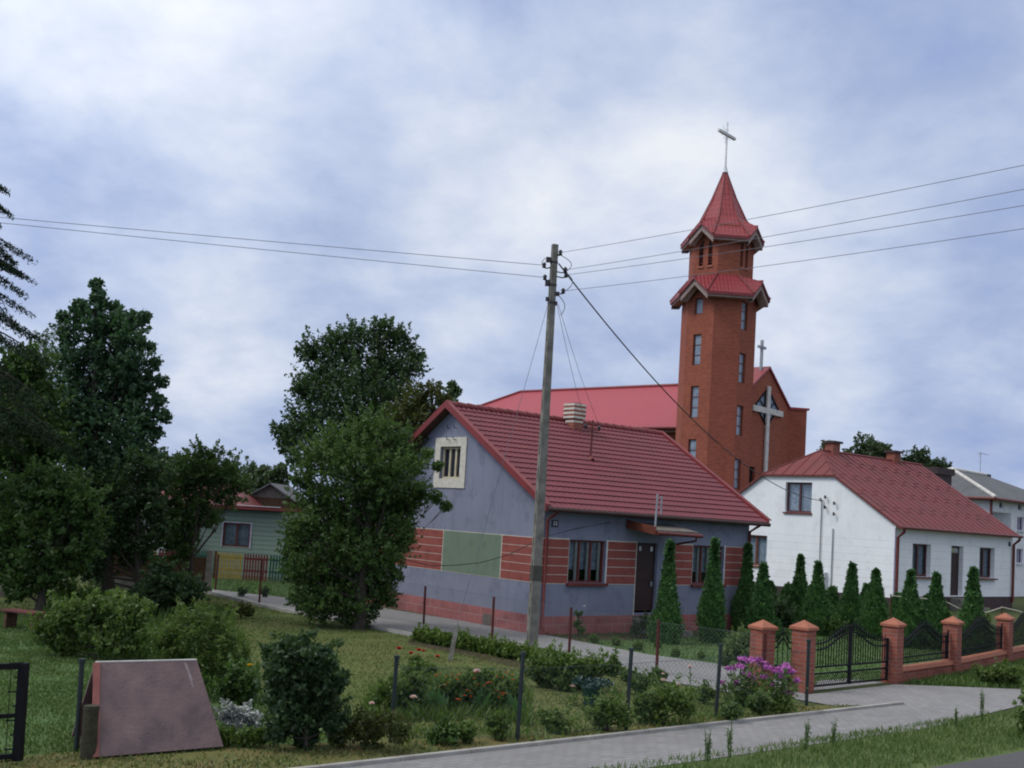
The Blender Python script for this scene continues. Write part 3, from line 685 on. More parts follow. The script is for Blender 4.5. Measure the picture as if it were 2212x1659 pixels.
# service mast on the roof
mb = MB(); zr = lambda y: RZ0 + RSL * (y + .38)
mb.tube([(3.3, 2.0, zr(2) - .02), (3.3, 1.98, 5.62)], .032, 7); mb.tube([(3.02, 1.98, 5.36), (3.58, 1.98, 5.36)], .018, 6); mb.tube([(3.3, 2.0, zr(2) + .02), (3.3, 1.93, zr(1.93) - .0)], .09, 8)
ms = mb.build('service_mast', M['frame_red'], rf)
for x in (3.04, 3.56):
    mb = MB(); mb.lathe([(.0, .0), (.045, .01), (.03, .05), (.05, .09), (.02, .13), (0, .13)], (x, 1.98, 5.37), 8); mb.build('insulator', M['porcelain'], ms)
# house number, gable hooks
mb = MB(fx); mb.box(.24, .45, .003, .02, 2.62, 2.80); npl = mb.build('number_plate', M['plate'], bh)
mb = MB(fx)
for x0_ in (.29, .36):
    mb.box(x0_, x0_ + .045, .021, .024, 2.66, 2.68); mb.box(x0_, x0_ + .045, .021, .024, 2.70, 2.72); mb.box(x0_, x0_ + .045, .021, .024, 2.74, 2.76); mb.box(x0_, x0_ + .012, .021, .0235, 2.681, 2.699); mb.box(x0_ + .033, x0_ + .045, .021, .0235, 2.681, 2.739)
mb.build('figures', M['plate_w'], npl)
for g in (3.8, 4.1):
    for z in (5.12, 4.80):
        mb = MB(gx); mb.tube([(g, .031, z), (g, .12, z), (g, .14, z + .08)], .012, 5); mb.build('hook', M['iron'], bh)

# ================================================================ church
CT = np.array([10.75, 58., 0.]); CA = R(48)
ch = thing('church', 'orange brick church with tall octagonal bell tower, red spire and stone cross on its front', 'church', CT, CA)
# nave
mb = MB(); ex0, ex1, yb = 1.6, 10.3, 24.0
mb.quad((ex0, .9, 0), (ex0, yb, 0), (ex0, yb, 8.5), (ex0, .9, 8.5)); mb.quad((ex1, .9, 0), (ex1, yb, 0), (ex1, yb, 9.9), (ex1, .9, 9.9)); mb.quad((ex0, yb, 0), (ex1, yb, 0), (ex1, yb, 8.5), (ex0, yb, 8.5))
mb.build('nave_wall', M['church_brick'], ch)
mb = MB(); RX, RZc = 7.16, 11.7
mb.quad((1.0, .85, 8.4), (RX, .85, RZc), (RX, 20.3, RZc), (1.0, 24.6, 8.4)); mb.quad((10.9, .85, 9.7), (RX, .85, RZc), (RX, 20.3, RZc), (10.9, 24.6, 9.7)); mb.poly([(1.0, 24.6, 8.4), (10.9, 24.6, 9.7), (RX, 20.3, RZc)])
nr = mb.build('nave_roof', M['church_roof'], ch)
mb = MB(); mb.tube([(RX, .85, RZc + .03), (RX, 20.3, RZc + .03)], .11, 8); mb.tube([(RX, 20.3, RZc + .03), (1.0, 24.6, 8.43)], .11, 8); mb.build('ridge_cap', M['trim_red'], nr)
mb = MB(); mb.tube([(.93, .85, 8.36), (.93, 24.6, 8.36)], .09, 8); mb.build('gutter', M['trim_red'], nr)
mb = MB(); mb.box(1.0, 1.7, .9, 24.5, 8.1, 8.3); mb.build('eave_board', M['brown_wood'], nr)
# front wall with stepped gable and folded shoulder
Fy = .8
def fw(a, b, c): return (a, Fy - b, c)
mb = MB(fw)
def ftop(x):
    if x <= 7.16: return 12.5 - (7.16 - x) * .69
    return 12.5 - (x - 7.16) * .785
wall(mb, 1.2, 9.87, 0, ftop, [(5.2, 6.05, 5.5, 6.55)], .3, xs=(7.16,))
mb.xf = None
s0 = (9.87, .8); s1 = (10.66, .0); s2 = (11.4, .7)
mb.prism([(s0[0], s0[1], 0), (s1[0], s1[1], 0), (s2[0], s2[1], 0), (s0[0] + .6, s0[1] + .8, 0)], [(s0[0], s0[1], 10.37), (s1[0], s1[1], 10.37), (s2[0], s2[1], 10.37), (s0[0] + .6, s0[1] + .8, 10.37)])
mb.quad((1.2, .8, 0), (1.2, 1.3, 0), (1.2, 1.3, ftop(1.2)), (1.2, .8, ftop(1.2)))
mb.build('front_wall', M['church_brick'], ch)
mb = MB()
def coping(a, b, za, zb, ya, yb_, t=.12):
    mb.prism([(a, ya, za), (a, yb_, za), (a, yb_, za + t), (a, ya, za + t)], [(b, ya, zb), (b, yb_, zb), (b, yb_, zb + t), (b, ya, zb + t)])
coping(1.2, 7.16, ftop(1.2), 12.5, .68, 1.75); coping(7.16, 9.87, 12.5, 10.38, .68, 1.3)
mb.prism([(9.8, .72, 10.375), (10.72, -.14, 10.375), (11.5, .7, 10.375), (10.4, 1.7, 10.375)], [(9.8, .72, 10.5), (10.72, -.14, 10.5), (11.5, .7, 10.5), (10.4, 1.7, 10.5)])
mb.build('coping', M['spire_roof'], ch)
# lozenge window behind the stone cross
mb = MB(fw); mb.prism([(5.78, .003, 10.2), (7.13, .003, 9.0), (8.47, .003, 10.2), (7.13, .003, 11.3)], [(5.78, .03, 10.2), (7.13, .03, 9.0), (8.47, .03, 10.2), (7.13, .03, 11.3)])
dw = mb.build('lozenge_window', M['glass'], ch)
mb = MB(fw)
q = [(5.78, 10.2), (7.13, 9.0), (8.47, 10.2), (7.13, 11.3)]
for i in range(4): mb.bar((q[i][0], .04, q[i][1]), (q[(i + 1) % 4][0], .04, q[(i + 1) % 4][1]), .07)
for k in (.33, .66):
    for i in (0, 1):
        a = np.array(q[i]); b = np.array(q[(i + 1) % 4]); c = np.array(q[(i + 3) % 4]); d = np.array(q[(i + 2) % 4])
        p1 = a + (b - a) * k; p2 = c + (d - c) * k
        mb.bar((p1[0], .036, p1[1]), (p2[0], .036, p2[1]), .04)
mb.build('frame', M['iron'], dw)
mb = MB(fw); mb.prism([(5.78, .0005, 10.2), (7.13, .0005, 9.0), (8.47, .0005, 10.2), (7.13, .0005, 11.3)], [(5.78, .002, 10.2), (7.13, .002, 9.0), (8.47, .002, 10.2), (7.13, .002, 11.3)]); mb.build('backing', M['dark'], dw)
mb = MB(fw); mb.box(6.95, 7.31, .045, .15, 2.5, 11.42); mb.box(5.36, 6.949, .045, .148, 9.78, 10.12); mb.box(7.311, 8.92, .045, .148, 9.78, 10.12)
mb.build('wall_cross', M['cross_grey'], ch)
mb = MB(fw); mb.box(5.2, 6.05, -.2, -.17, 5.5, 6.55); lw = mb.build('lattice_window', M['glass'], ch)
mb = MB(fw); mb.box(5.2, 6.05, -.3, -.25, 5.5, 6.55)
for k in range(-3, 5):
    a0 = 5.2 + k * .22
    for s_ in (1, -1):
        xa, xb = (a0, a0 + 1.05) if s_ > 0 else (a0 + 1.05, a0)
        za, zb = 5.5, 6.55
        pts = []
        t0 = max(0, min(1, (5.22 - xa) / (xb - xa))) if xb != xa else 0; t1 = max(0, min(1, (6.03 - xa) / (xb - xa)))
        lo, hi = min(t0, t1), max(t0, t1)
        if hi - lo > .05: mb.bar((xa + (xb - xa) * lo, -.15, za + 1.05 * lo), (xa + (xb - xa) * hi, -.15, za + 1.05 * hi), .03)
mb.build('lattice', M['iron'], lw)
mb = MB(); mb.bar((6.8, 1.1, 12.3), (6.8, 1.1, 14.15), .14); mb.bar((6.38, 1.1, 13.72), (7.22, 1.1, 13.72), .14)
mb.build('gable_cross', M['grey_metal'], ch)
mb = MB(); mb.prism([(4.6, 1.8, 10.6), (5.6, 1.8, 11.35), (5.6, 3.0, 11.35), (4.6, 3.0, 10.6)], [(4.6, 1.8, 11.3), (5.6, 1.8, 11.9), (5.6, 3.0, 11.9), (4.6, 3.0, 11.3)]); mb.build('roof_hatch', M['spire_roof'], nr)
# bell tower
def octa(a, s):     # main faces at +-x, +-y of half distance s and width a
    h = a / 2
    return [(s, -h), (s, h), (h, s), (-h, s), (-s, h), (-s, -h), (-h, -s), (h, -s)]
def oct_ring(a, s, z): return [(x, y, z) for x, y in octa(a, s)]
def main_xf(k, s):  # frame on main face k: (along, out, up)
    n = [(1, 0), (0, 1), (-1, 0), (0, -1)][k]; t = (-n[1], n[0])
    return lambda a, b, c: (n[0] * (s + b) + t[0] * a, n[1] * (s + b) + t[1] * a, c)
LW = [(14.08, 14.95), (11.35, 13.0), (8.55, 10.25), (5.75, 7.44), (2.9, 4.6)]
RW = [(13.32, 14.85), (10.51, 12.1), (7.74, 9.33), (4.95, 6.53), (2.1, 3.7)]
def oct_shaft(mb, a, s, z0, z1, holes, depth):
    for k in range(4):
        mb.xf = main_xf(k, s); wall(mb, -a / 2, a / 2, z0, lambda x: z1, holes.get(k, []), depth)
    mb.xf = None; r0 = oct_ring(a, s, z0); r1 = oct_ring(a, s, z1)
    for i in (1, 3, 5, 7): mb.quad(r0[i], r0[(i + 1) % 8], r1[(i + 1) % 8], r1[i])
mb = MB()
hl = [(-.36, .13, a, b) for a, b in LW]; hr = [(.07, .73, a, b) for a, b in RW]   # along-axis flips between faces
# face 2 is -x: t = (0,-1) so along = -u ; face 3 is -y: t = (1,0) so along = +w
hr = [(-.70, -.06, a, b) for a, b in RW]
oct_shaft(mb, 1.65, 1.82, 0, 15.7, {2: hl, 3: hr}, .18)
mb.build('tower_shaft', M['church_brick'], ch)
for k, hs in ((2, hl), (3, hr)):
    for (a, b, c, d) in hs:
        window(ch, main_xf(k, 1.82), a + .004, b - .004, c + .004, d - .004, .1, 'wood_brown', .055, 1, 2 if d - c > 1.2 else 0, None, 0, True, pane='glass_pale')
mb = MB()
def lancet(mb, k, s, a, w_, z0, z1):
    pass
bel = {2: [(-.42, -.16, 16.7, 17.8), (.14, .40, 16.7, 17.8)], 3: [(-.62, -.36, 16.7, 17.8), (-.1, .16, 16.7, 17.8)], 0: [(-.4, -.14, 16.7, 17.8), (.14, .4, 16.7, 17.8)], 1: [(-.4, -.14, 16.7, 17.8), (.14, .4, 16.7, 17.8)]}
oct_shaft(mb, 1.5, 1.55, 15.6, 18.9, bel, .25)
bf = mb.build('belfry', M['church_brick'], ch)
for k in (2, 3):
    for i, (a, b, c, d) in enumerate(bel[k]):
        mb = MB(main_xf(k, 1.55)); m_ = 1 if i == 0 else -1
        # pointed head leaning to the pair's middle
        hi = b if i == 0 else a; lo = a if i == 0 else b
        mb.quad((a, -.2, c), (b, -.2, c), (b, -.2, d), (a, -.2, d))
        mb.poly([(a, .004, d), (b, .004, d), (hi, .004, d + .28), ((a + b) / 2 + m_ * .06, .004, d + .28)])
        lo_ = mb.build('belfry_opening', M['dark'], ch)
        mb = MB(main_xf(k, 1.55))
        for j in range(7): mb.prism([(a, -.16, c + .1 + j * .15), (b, -.16, c + .1 + j * .15), (b, -.06, c + .03 + j * .15), (a, -.06, c + .03 + j * .15)], [(a, -.16, c + .12 + j * .15), (b, -.16, c + .12 + j * .15), (b, -.06, c + .05 + j * .15), (a, -.06, c + .05 + j * .15)])
        mb.build('louvre', M['frame_red'], lo_)
        mb = MB(main_xf(k, 1.55)); mb.box(a - .05, b + .05, .002, .06, c - .08, c - .002); mb.build('sill', M['cap'], lo_)
def rotk(k, x, y): return [(x, y), (-y, x), (-x, -y), (y, -x)][k]
def crown_roof(name, parent, inner_a, inner_s, zi_c, zi_v, sp, q, zp, zt, th=.13):
    """ring of four gablets with plain eaves on the diagonals: red above, pale soffit below"""
    mb = MB(); so = MB(); ed = MB()
    faces = []
    for k in range(4):
        A = (*rotk(k, sp, 0), zp); B = (*rotk(k, inner_s, 0), zi_c)
        VL = (*rotk(k, inner_s, -inner_a / 2), zi_v); VR = (*rotk(k, inner_s, inner_a / 2), zi_v)
        TL = (*rotk(k, sp, -q), zt); TR = (*rotk(k, sp, q), zt)
        faces.append([VL, B, VR])
        k2 = (k + 1) % 4
        NV = (*rotk(k2, inner_s, -inner_a / 2), zi_v); NT_ = (*rotk(k2, sp, -q), zt)
        faces += [[A, B, VL], [A, VL, TL], [A, VR, B], [A, TR, VR], [VR, TR, NT_], [VR, NT_, NV]]
        for a, b, gab in ((TL, A, 1), (A, TR, 1), (TR, NT_, 0)):
            lo = lambda p, h: (p[0], p[1], p[2] - h)
            sc = lambda p, f, h: (p[0] * f, p[1] * f, p[2] - h)
            h1 = .11 if gab else .16
            ed.add([lo(a, h1), lo(b, h1), b, a, sc(a, .97, h1), sc(b, .97, h1)], [(0, 1, 2, 3), (0, 4, 5, 1)])
            h2 = .42 if gab else .26
            so.add([sc(a, .97, h1), sc(b, .97, h1), sc(b, .965, h2), sc(a, .965, h2), sc(a, .80, h2), sc(b, .80, h2)], [(0, 1, 2, 3), (3, 2, 5, 4)])
        for a, b in ((A, B), (VR, TR), (VL, TL)):
            ed.tube([(a[0], a[1], a[2] + .02), (b[0], b[1], b[2] + .02)], .06, 6)
    for f in faces:
        mb.poly(f); so.poly([(x * .99, y * .99, z - th * .8) for x, y, z in f])
    o = mb.build(name, M['spire_roof'], parent)
    so.build('soffit', M['soffit'], o); ed.build('eave_trim', M['trim_red'], o)
    return o
crown_roof('tower_eave_roof', ch, 1.5, 1.56, 15.98, 16.2, 2.6, .85, 15.92, 15.12, .2)
sp_ = crown_roof('spire_eave_roof', ch, .98, 1.2, 19.0, 19.42, 2.15, .76, 18.92, 18.22, .2)
mb = MB(); ra, rb, rc = oct_ring(.98, 1.2, 19.42), oct_ring(.5, .62, 20.75), oct_ring(.06, .07, 22.3)
for r0_, r1_ in ((ra, rb), (rb, rc)):
    for i in range(8): mb.quad(r0_[i], r0_[(i + 1) % 8], r1_[(i + 1) % 8], r1_[i])
mb.build('spire', M['spire_roof'], ch)
mb = MB()
for i in range(8): mb.tube([ra[i], rb[i], rc[i]], [.05, .04, .03], 6)
mb.build('hip_cap', M['trim_red'], sp_)
mb = MB(); mb.lathe([(.17, 22.2), (.12, 22.35), (.07, 22.55), (.055, 22.6), (.05, 25.05), (0, 25.06)], (0, 0, 0), 10); mb.bar((-.85, 0, 24.35), (.85, 0, 24.35), .14)
cr = mb.build('spire_cross', M['white_metal'], ch)
mb = MB()
for i in range(10):
    a = 2 * math.pi * i / 10 + .25; L = .5 if i % 2 else .36
    mb.bar((math.cos(a) * .1, .08, 24.35 + math.sin(a) * .1), (math.cos(a) * L, .08, 24.35 + math.sin(a) * L), .014)
mb.build('ray', M['grey_metal'], cr)

# ================================================================ white house
WC = np.array([15.609, 43.785, 0.]); WA = R(40)
wh = thing('white_house', 'white rendered house with half hipped red sheet roof and two brick chimneys', 'house', WC, WA)
WL, WW = 10.15, 9.35; wm = WW / 2; we = 3.5; wsl = .654
wt = lambda g: min(5.37, we + wsl * min(g, WW - g))
mb = MB(fx)
WH = [(1.4, 2.85, 1.37, 2.72), (4.55, 5.6, .58, 2.72), (7.05, 8.45, 1.37, 2.72)]
wall(mb, 0, WL, .55, lambda x: 3.5, WH, .26)
mb.xf = gx
wall(mb, 0, WW, .5, wt, [(3.97, 5.33, 3.76, 5.07), (6.2, 7.5, 1.3, 2.66)], .2, xs=(2.86, 6.49))
mb.xf = None
mb.quad((WL, 0, 0), (WL, WW, 0), (WL, WW, 3.5), (WL, 0, 3.5)); mb.poly([(WL, 0, 3.5), (WL, wm, 6.4), (WL, WW, 3.5)]); mb.quad((0, WW, 0), (WL, WW, 0), (WL, WW, 3.5), (0, WW, 3.5))
mb.build('wall', M['white_wall'], wh)
mb = MB(fx); mb.box(-.03, WL + .03, .001, .05, 3.3, 3.42); mb.box(-.03, WL + .03, .001, .08, 3.421, 3.5); mb.build('cornice', M['white_wall'], wh)
mb = MB(); mb.box(-.04, WL + .04, -.04, -.001, -.1, .55); mb.box(-.04, -.001, 0, WW, -.1, .5); mb.build('plinth', M['plinth_dark'], wh)
for a, b, c, d in (WH[0], WH[2]): window(wh, fx, a, b, c, d, .2, 'frame_plum', .09, 2, 0, 'frame_red', .16)
window(wh, gx, 3.97, 5.33, 3.76, 5.07, .14, 'frame_plum', .08, 2, 0, 'frame_red', .08); window(wh, gx, 6.2, 7.5, 1.3, 2.66, .14, 'wood_brown', .09, 2, 0, 'wood_brown', .08)
mb = MB(fx); a, b, c, d = WH[1]; mb.box(a, b, -.25, -.2, c, d); mb.box(a + .12, b - .12, -.199, -.185, c + .15, c + .9); mb.box(a + .12, b - .12, -.199, -.185, c + 1.0, d - .4)
dr = mb.build('door', M['door_dark'], wh)
mb = MB(fx); mb.box(a + .15, b - .15, -.198, -.18, d - .3, d - .1); mb.build('door_window', M['glass'], dr)
mb = MB(fx); mb.box(a - .1, b + .1, .041, .5, .4, .5); mb.box(a - .1, b + .1, .041, .85, .2, .39); mb.box(a - .1, b + .1, .041, 1.2, 0, .19); mb.build('door_step', M['pole_conc'], wh)
# roof
mb = MB(); o_ = .22; rz = we + wsl * wm + .05
hx = 1.62; zt = 5.40
ye, ze = -.32, we - wsl * .32 + .06
def roofz(y): return ze + wsl * (y - ye)
yk = 2.80
mb.poly([(-.12, ye, ze), (WL + .12, ye, ze), (WL + .12, wm, rz), (hx, wm, rz), (-.12, yk, roofz(yk))])
mb.poly([(-.12, WW - ye, ze), (WL + .12, WW - ye, ze), (WL + .12, wm, rz), (hx, wm, rz), (-.12, WW - yk, roofz(yk))])
mb.poly([(-.12, yk, roofz(yk)), (hx, wm, rz), (-.12, WW - yk, roofz(yk))])
rf = mb.build('roof', M['seam_roof'], wh)
mb = MB()
for i in range(1, 21):
    x = -.12 + i * .5
    if x > WL: break
    y1 = wm if x > hx else yk + (wm - yk) * (x + .12) / (hx + .12)
    mb.bar((x, ye, roofz(ye) + .012), (x, y1, roofz(y1) + .012), .022, .03)
for i in range(1, 7):
    y = yk + (WW - 2 * yk) * i / 7; t_ = 1 - abs(y - wm) / (wm - yk)
    mb.bar((-.12, y, roofz(yk) + .012), (-.12 + (hx + .12) * t_, y, roofz(yk) + (rz - roofz(yk)) * t_ + .012), .022, .03)
for r_ in range(1, 5):
    y = ye + (wm - ye) * r_ / 5
    for i in range(20):
        xx = -.1 + i * .5
        if (xx < hx and y > yk) : continue
        yy = y + (.25 if i % 2 else 0)
        if yy < wm - .1: mb.bar((xx, yy, roofz(yy) + .004), (xx + .48, yy, roofz(yy) + .004), .025, .012)
mb.tube([(hx, wm, rz + .02), (WL + .12, wm, rz + .02)], .05, 6); mb.tube([(-.12, yk, roofz(yk) + .02), (hx, wm, rz + .02)], .035, 6); mb.tube([(-.12, WW - yk, roofz(yk) + .02), (hx, wm, rz + .02)], .035, 6)
mb.build('seam', M['seam_roof'], rf)
mb = MB()
for y0, y1, z0_, z1_ in ((ye, yk, ze, roofz(yk)), (WW - ye, WW - yk, ze, roofz(yk))):
    mb.prism([(-.14, y0, z0_ - .10), (-.121, y0, z0_ - .10), (-.121, y0, z0_ + .01), (-.14, y0, z0_ + .01)], [(-.14, y1, z1_ - .10), (-.121, y1, z1_ - .10), (-.121, y1, z1_ + .01), (-.14, y1, z1_ + .01)])
mb.box(-.14, -.121, yk, WW - yk, roofz(yk) - .07, roofz(yk) + .01)
mb.box(-.12, .06, yk + .02, WW - yk - .02, roofz(yk) - .05, roofz(yk) - .03)
mb.build('verge_board', M['frame_red'], rf)
mb = MB(); mb.tube([(-.1, ye - .06, ze - .02), (WL + .15, ye - .06, ze - .04)], .06, 8); mb.build('gutter', M['frame_red'], rf)
for x in (.1, WL - .06):
    mb = MB(); mb.tube([(x, ye - .04, ze - .06), (x, ye - .02, ze - .2), (x, -.09, ze - .42), (x, -.09, .3)], .06, 8); mb.build('downpipe', M['frame_red'], wh)
mb = MB(fx); mb.box(-.02, .05, .003, .03, .55, 3.3); mb.build('corner_strip', M['frame_lilac'], wh)
for x, y in ((2.55, wm + .05), (7.7, wm + .05)):
    mb = MB(); mb.box(x - .27, x + .27, y - .22, y + .22, 5.9, 7.0); c_ = mb.build('chimney', M['pillar_brick'], rf)
    mb = MB(); mb.box(x - .36, x + .36, y - .31, y + .31, 7.001, 7.1); mb.build('cap', M['plinth_dark'], c_)
# wall fittings
mb = MB(gx); mb.tube([(3.42, .06, .5), (3.42, .06, 4.3), (3.42, .25, 4.38), (3.3, .32, 4.3)], .022, 6); mb.build('conduit', M['grey_metal'], wh)
mb = MB(gx); mb.tube([(2.83, .05, .6), (2.83, .05, 3.14)], .025, 6); mb.build('conduit', M['grey_metal'], wh)
for g, z in ((3.2, 4.45), (2.75, 4.2), (3.2, 4.02), (2.75, 3.75), (3.42, 4.33)):
    mb = MB(gx); mb.tube([(g, 0, z), (g, .14, z - .02)], .015, 5); mb.lathe([(0, -.07), (.05, -.06), (.035, 0), (.055, .04), (.02, .08), (0, .08)], (g, .16, z), 8); mb.build('insulator', M['porcelain'], wh)
mb = MB(gx); mb.box(3.05, 3.4, .002, .2, .62, 1.28); mb.build('meter_box', M['white_metal'], wh)
mb = MB(fx); mb.box(WL - .42, WL - .22, .003, .02, 2.85, 3.05); mb.build('number_plate', M['plate'], wh)

# ================================================================ far pale house with the grey roof
FC = np.array([26.6, 60., 0.]); FA = R(45)
fh = thing('far_house', 'pale two storey house with grey corrugated hip roof behind the white house', 'house', FC, FA)
mb = MB(fx); FH = [(1.3, 1.85, 4.95, 5.33), (4.1, 4.65, 4.97, 5.35), (.35, 3.08, 2.9, 4.74), (4.05, 5.0, 3.8, 4.6), (4.05, 5.0, 1.9, 2.75), (7.5, 8.5, 3.8, 4.6)]
wall(mb, 0, 13, 0, lambda x: 5.5, FH[:2] + [FH[2]] + FH[3:], .12)
a, b, c, d = FH[2]; mb.quad((a, -1.1, c), (b, -1.1, c), (b, -1.1, d), (a, -1.1, d)); mb.quad((b, -.12, c), (b, -1.1, c), (b, -1.1, d), (b, -.12, d)); mb.quad((a, -.12, c), (a, -1.1, c), (a, -1.1, d), (a, -.12, d)); mb.quad((a, -.12, d), (b, -.12, d), (b, -1.1, d), (a, -1.1, d)); mb.quad((a, -.12, c), (b, -.12, c), (b, -1.1, c), (a, -1.1, c))
mb.xf = None
mb.quad((0, 0, 0), (0, 8, 0), (0, 8, 5.5), (0, 0, 5.5)); mb.quad((13, 0, 0), (13, 8, 0), (13, 8, 5.5), (13, 0, 5.5)); mb.quad((0, 8, 0), (13, 8, 0), (13, 8, 5.5), (0, 8, 5.5))
mb.build('wall', M['white_far'], fh)
for h in FH[:2] + FH[3:]: window(fh, fx, *h, .08, 'frame_lilac', .06, 1 if h[1] - h[0] < .7 else 2, 0, 'white_metal' if h[1] - h[0] > .7 else None, .1, h[1] - h[0] > .7)
mb = MB(); e = .45; z0_ = 5.45; zr_ = 7.3
A_ = [(-e, -e, z0_), (13 + e, -e, z0_), (13 + e, 8 + e, z0_), (-e, 8 + e, z0_)]; r1_, r2_ = (4.3, 4, zr_), (9.5, 4, zr_)
mb.poly([A_[0], A_[1], r2_, r1_]); mb.poly([A_[1], A_[2], r2_]); mb.poly([A_[2], A_[3], r1_, r2_]); mb.poly([A_[3], A_[0], r1_]); mb.quad(*[(x, y, z - .05) for x, y, z in A_])
rf = mb.build('roof', M['grey_roof'], fh)
mb = MB()
for a, b in ((A_[0], r1_), (r1_, r2_), (A_[3], r1_)): mb.tube([(a[0], a[1], a[2] + .03), (b[0], b[1], b[2] + .03)], .12, 6)
mb.build('ridge_cap', M['cross_grey'], rf)
mb = MB(); mb.tube([(-e, -e - .05, z0_ - .05), (13 + e, -e - .05, z0_ - .05)], .09, 6); mb.tube([(-e - .05, -e, z0_ - .05), (-e - .05, 8 + e, z0_ - .05)], .09, 6); mb.build('gutter', M['frame_red'], rf)
mb = MB(); mb.tube([(-.1, -.1, z0_ - .1), (-.1, -.1, 0)], .07, 6); mb.build('downpipe', M['frame_red'], fh)
mb = MB(); mb.box(10.0, 10.9, 4.2, 4.8, 6.8, 7.45); mb.build('chimney', M['plinth_dark'], rf)
mb = MB(); mb.tube([(8.6, 4, 7.2), (8.6, 4, 8.75)], .02, 5)
for k in range(6): mb.bar((8.6 + k * .2, 3.75 + .02 * k, 8.62), (8.6 + k * .2, 4.25 - .02 * k, 8.62 + .05), .018)
mb.bar((8.5, 4, 8.62), (9.7, 4, 8.66), .02); mb.bar((8.62, 4, 8.3), (8.95, 4.3, 8.75), .016); mb.build('aerial', M['grey_metal'], fh)

# dark brick stack on a hidden building
mb = MB(); c0 = P(2020, 1032, 56); mb.box(-.75, .75, -.5, .5, 0, c0[2] + .15); mb.box(-.88, .88, -.6, .6, c0[2] + .151, c0[2] + .5); 
tag(mb.build('chimney_stack', M['plinth_dark'], None, (c0[0], c0[1], 0), R(40)), 'dark flat topped brick stack rising behind the red sheet roof', 'chimney')

# ================================================================ utility pole and lines
PP = np.array([.655, 22.24, 0.])
pl = thing('utility_pole', 'tall weathered concrete utility pole in front of the blue house gable corner', 'utility pole', PP)
mb = MB()
PH = 8.5
def pr(z): return .115 - .05 * z / PH
mb.prism([(-.10, -.085, -.2), (.10, -.085, -.2), (.10, .085, -.2), (-.10, .085, -.2)], [(-.058, -.05, PH), (.058, -.05, PH), (.058, .05, PH), (-.058, .05, PH)])
mb.build('shaft', M['pole_conc'], pl, rz=R(22))
for i in range(16):      # flat dark plates for the slots down one face, recess shade in their colour
    z = .35 + i * .47; x = -.10 + .042 * (z + .2) / (PH + .2)
    mb = MB(); mb.prism([(x - .002, -.022, z), (x + .012, -.022, z), (x + .012, .022, z), (x - .002, .022, z)], [(x - .001, -.022, z + .2), (x + .013, -.022, z + .2), (x + .013, .022, z + .2), (x - .001, .022, z + .2)]); mb.build('slot', M['pole_slot'], pl, rz=R(22))
mb = MB()
for z in (1.55, 7.25, 7.62, 8.1):
    mb = MB(); q = .10 - .042 * z / PH; mb.box(-q - .006, q + .006, -q * .86 - .006, q * .86 + .006, z, z + (.04 if z > 3 else .3)); mb.build('clamp', M['pole_slot'] if z < 3 else M['porcelain'], pl, rz=R(22))
att = dict(l1=(-.20, 0, 8.05), l2=(-.17, -.02, 7.79), r1=(.12, -.06, 8.32), r2=(.24, -.08, 7.96), r3=(.26, -.06, 7.86), r4=(.22, -.1, 7.51))
for k, p in att.items():
    mb = MB(); mb.tube([(0, 0, p[2] - .02), (p[0] * .7, p[1] * .7, p[2] - .06), (p[0], p[1], p[2] - .05)], .014, 5); mb.lathe([(0, -.06), (.045, -.05), (.03, -.01), (.048, .02), (.02, .06), (0, .06)], p, 8)
    mb.build('insulator', M['porcelain'], pl)
for q in ((-.17, -.075, -.05, .04, 8.12, 8.22), (-.16, -.075, -.04, .04, 7.62, 7.72), (.06, .15, -.06, .02, 7.42, 7.5), (.07, .12, -.05, .02, 7.22, 7.3), (-.13, -.075, -.05, .02, 7.3, 7.38)):
    mb = MB(); mb.box(*q); mb.build('fitting', M['porcelain'], pl)
mb = MB()
for a, b, s_ in (((.06, -.06, 8.3), (.22, -.08, 7.9), .22), ((.2, -.08, 7.95), (.25, -.1, 7.5), .18), ((.1, -.07, 7.45), (.2, -.1, 7.0), .12), ((-.18, -.02, 8.2), (-.2, -.02, 8.0), -.06)):
    a = np.array(a); b = np.array(b); mb.tube([a + (b - a) * t + np.array([math.sin(math.pi * t) * s_, 0, 0]) for t in np.linspace(0, 1, 8)], .007, 4)
mb.build('jumper', M['cable'], pl)
def cable(name, label, cat, a, b, sag, rad, mat, group=None, n=28):
    a = np.asarray(a, float); b = np.asarray(b, float)
    mb = MB(); mb.tube([a + (b - a) * t - np.array([0, 0, 4 * sag * t * (1 - t)]) for t in np.linspace(0, 1, n)], rad, 5)
    return tag(mb.build(name, M[mat]), label, cat, group)
W_ = lambda k: PP + np.array(att[k])
grpw = 'bare power lines from the concrete pole'
for k, zz, lab in (('l1', 8.16, 'upper of two thin power lines running left from the pole'), ('l2', 8.0, 'lower of two thin power lines running left from the pole')):
    px = (0, 466) if k == 'l1' else (0, 478)
    Q = P(px[0], px[1], 21.3); A = W_(k); B = A + (Q - A) * 2.1
    cable('power_line', lab, 'cable', A, B, .03, .006, 'cable_grey', grpw)
for k, py, lab in (('r1', 343, 'topmost of four power lines running right from the pole'), ('r2', 395, 'second from top of four power lines running right from the pole'), ('r3', 430, 'third from top of four power lines running right from the pole'), ('r4', 480, 'lowest of four power lines running right from the pole')):
    Q = P(2212, py, 15.15); A = W_(k); B = A + (Q - A) * 1.6
    cable('power_line', lab, 'cable', A, B, .10, .005, 'cable_grey', grpw)
wloc = lambda x, y, z: WC + np.array([math.cos(WA) * x - math.sin(WA) * y, math.sin(WA) * x + math.cos(WA) * y, z])
bloc = lambda x, y, z: BC + np.array([math.cos(TH) * x - math.sin(TH) * y, math.sin(TH) * x + math.cos(TH) * y, z])
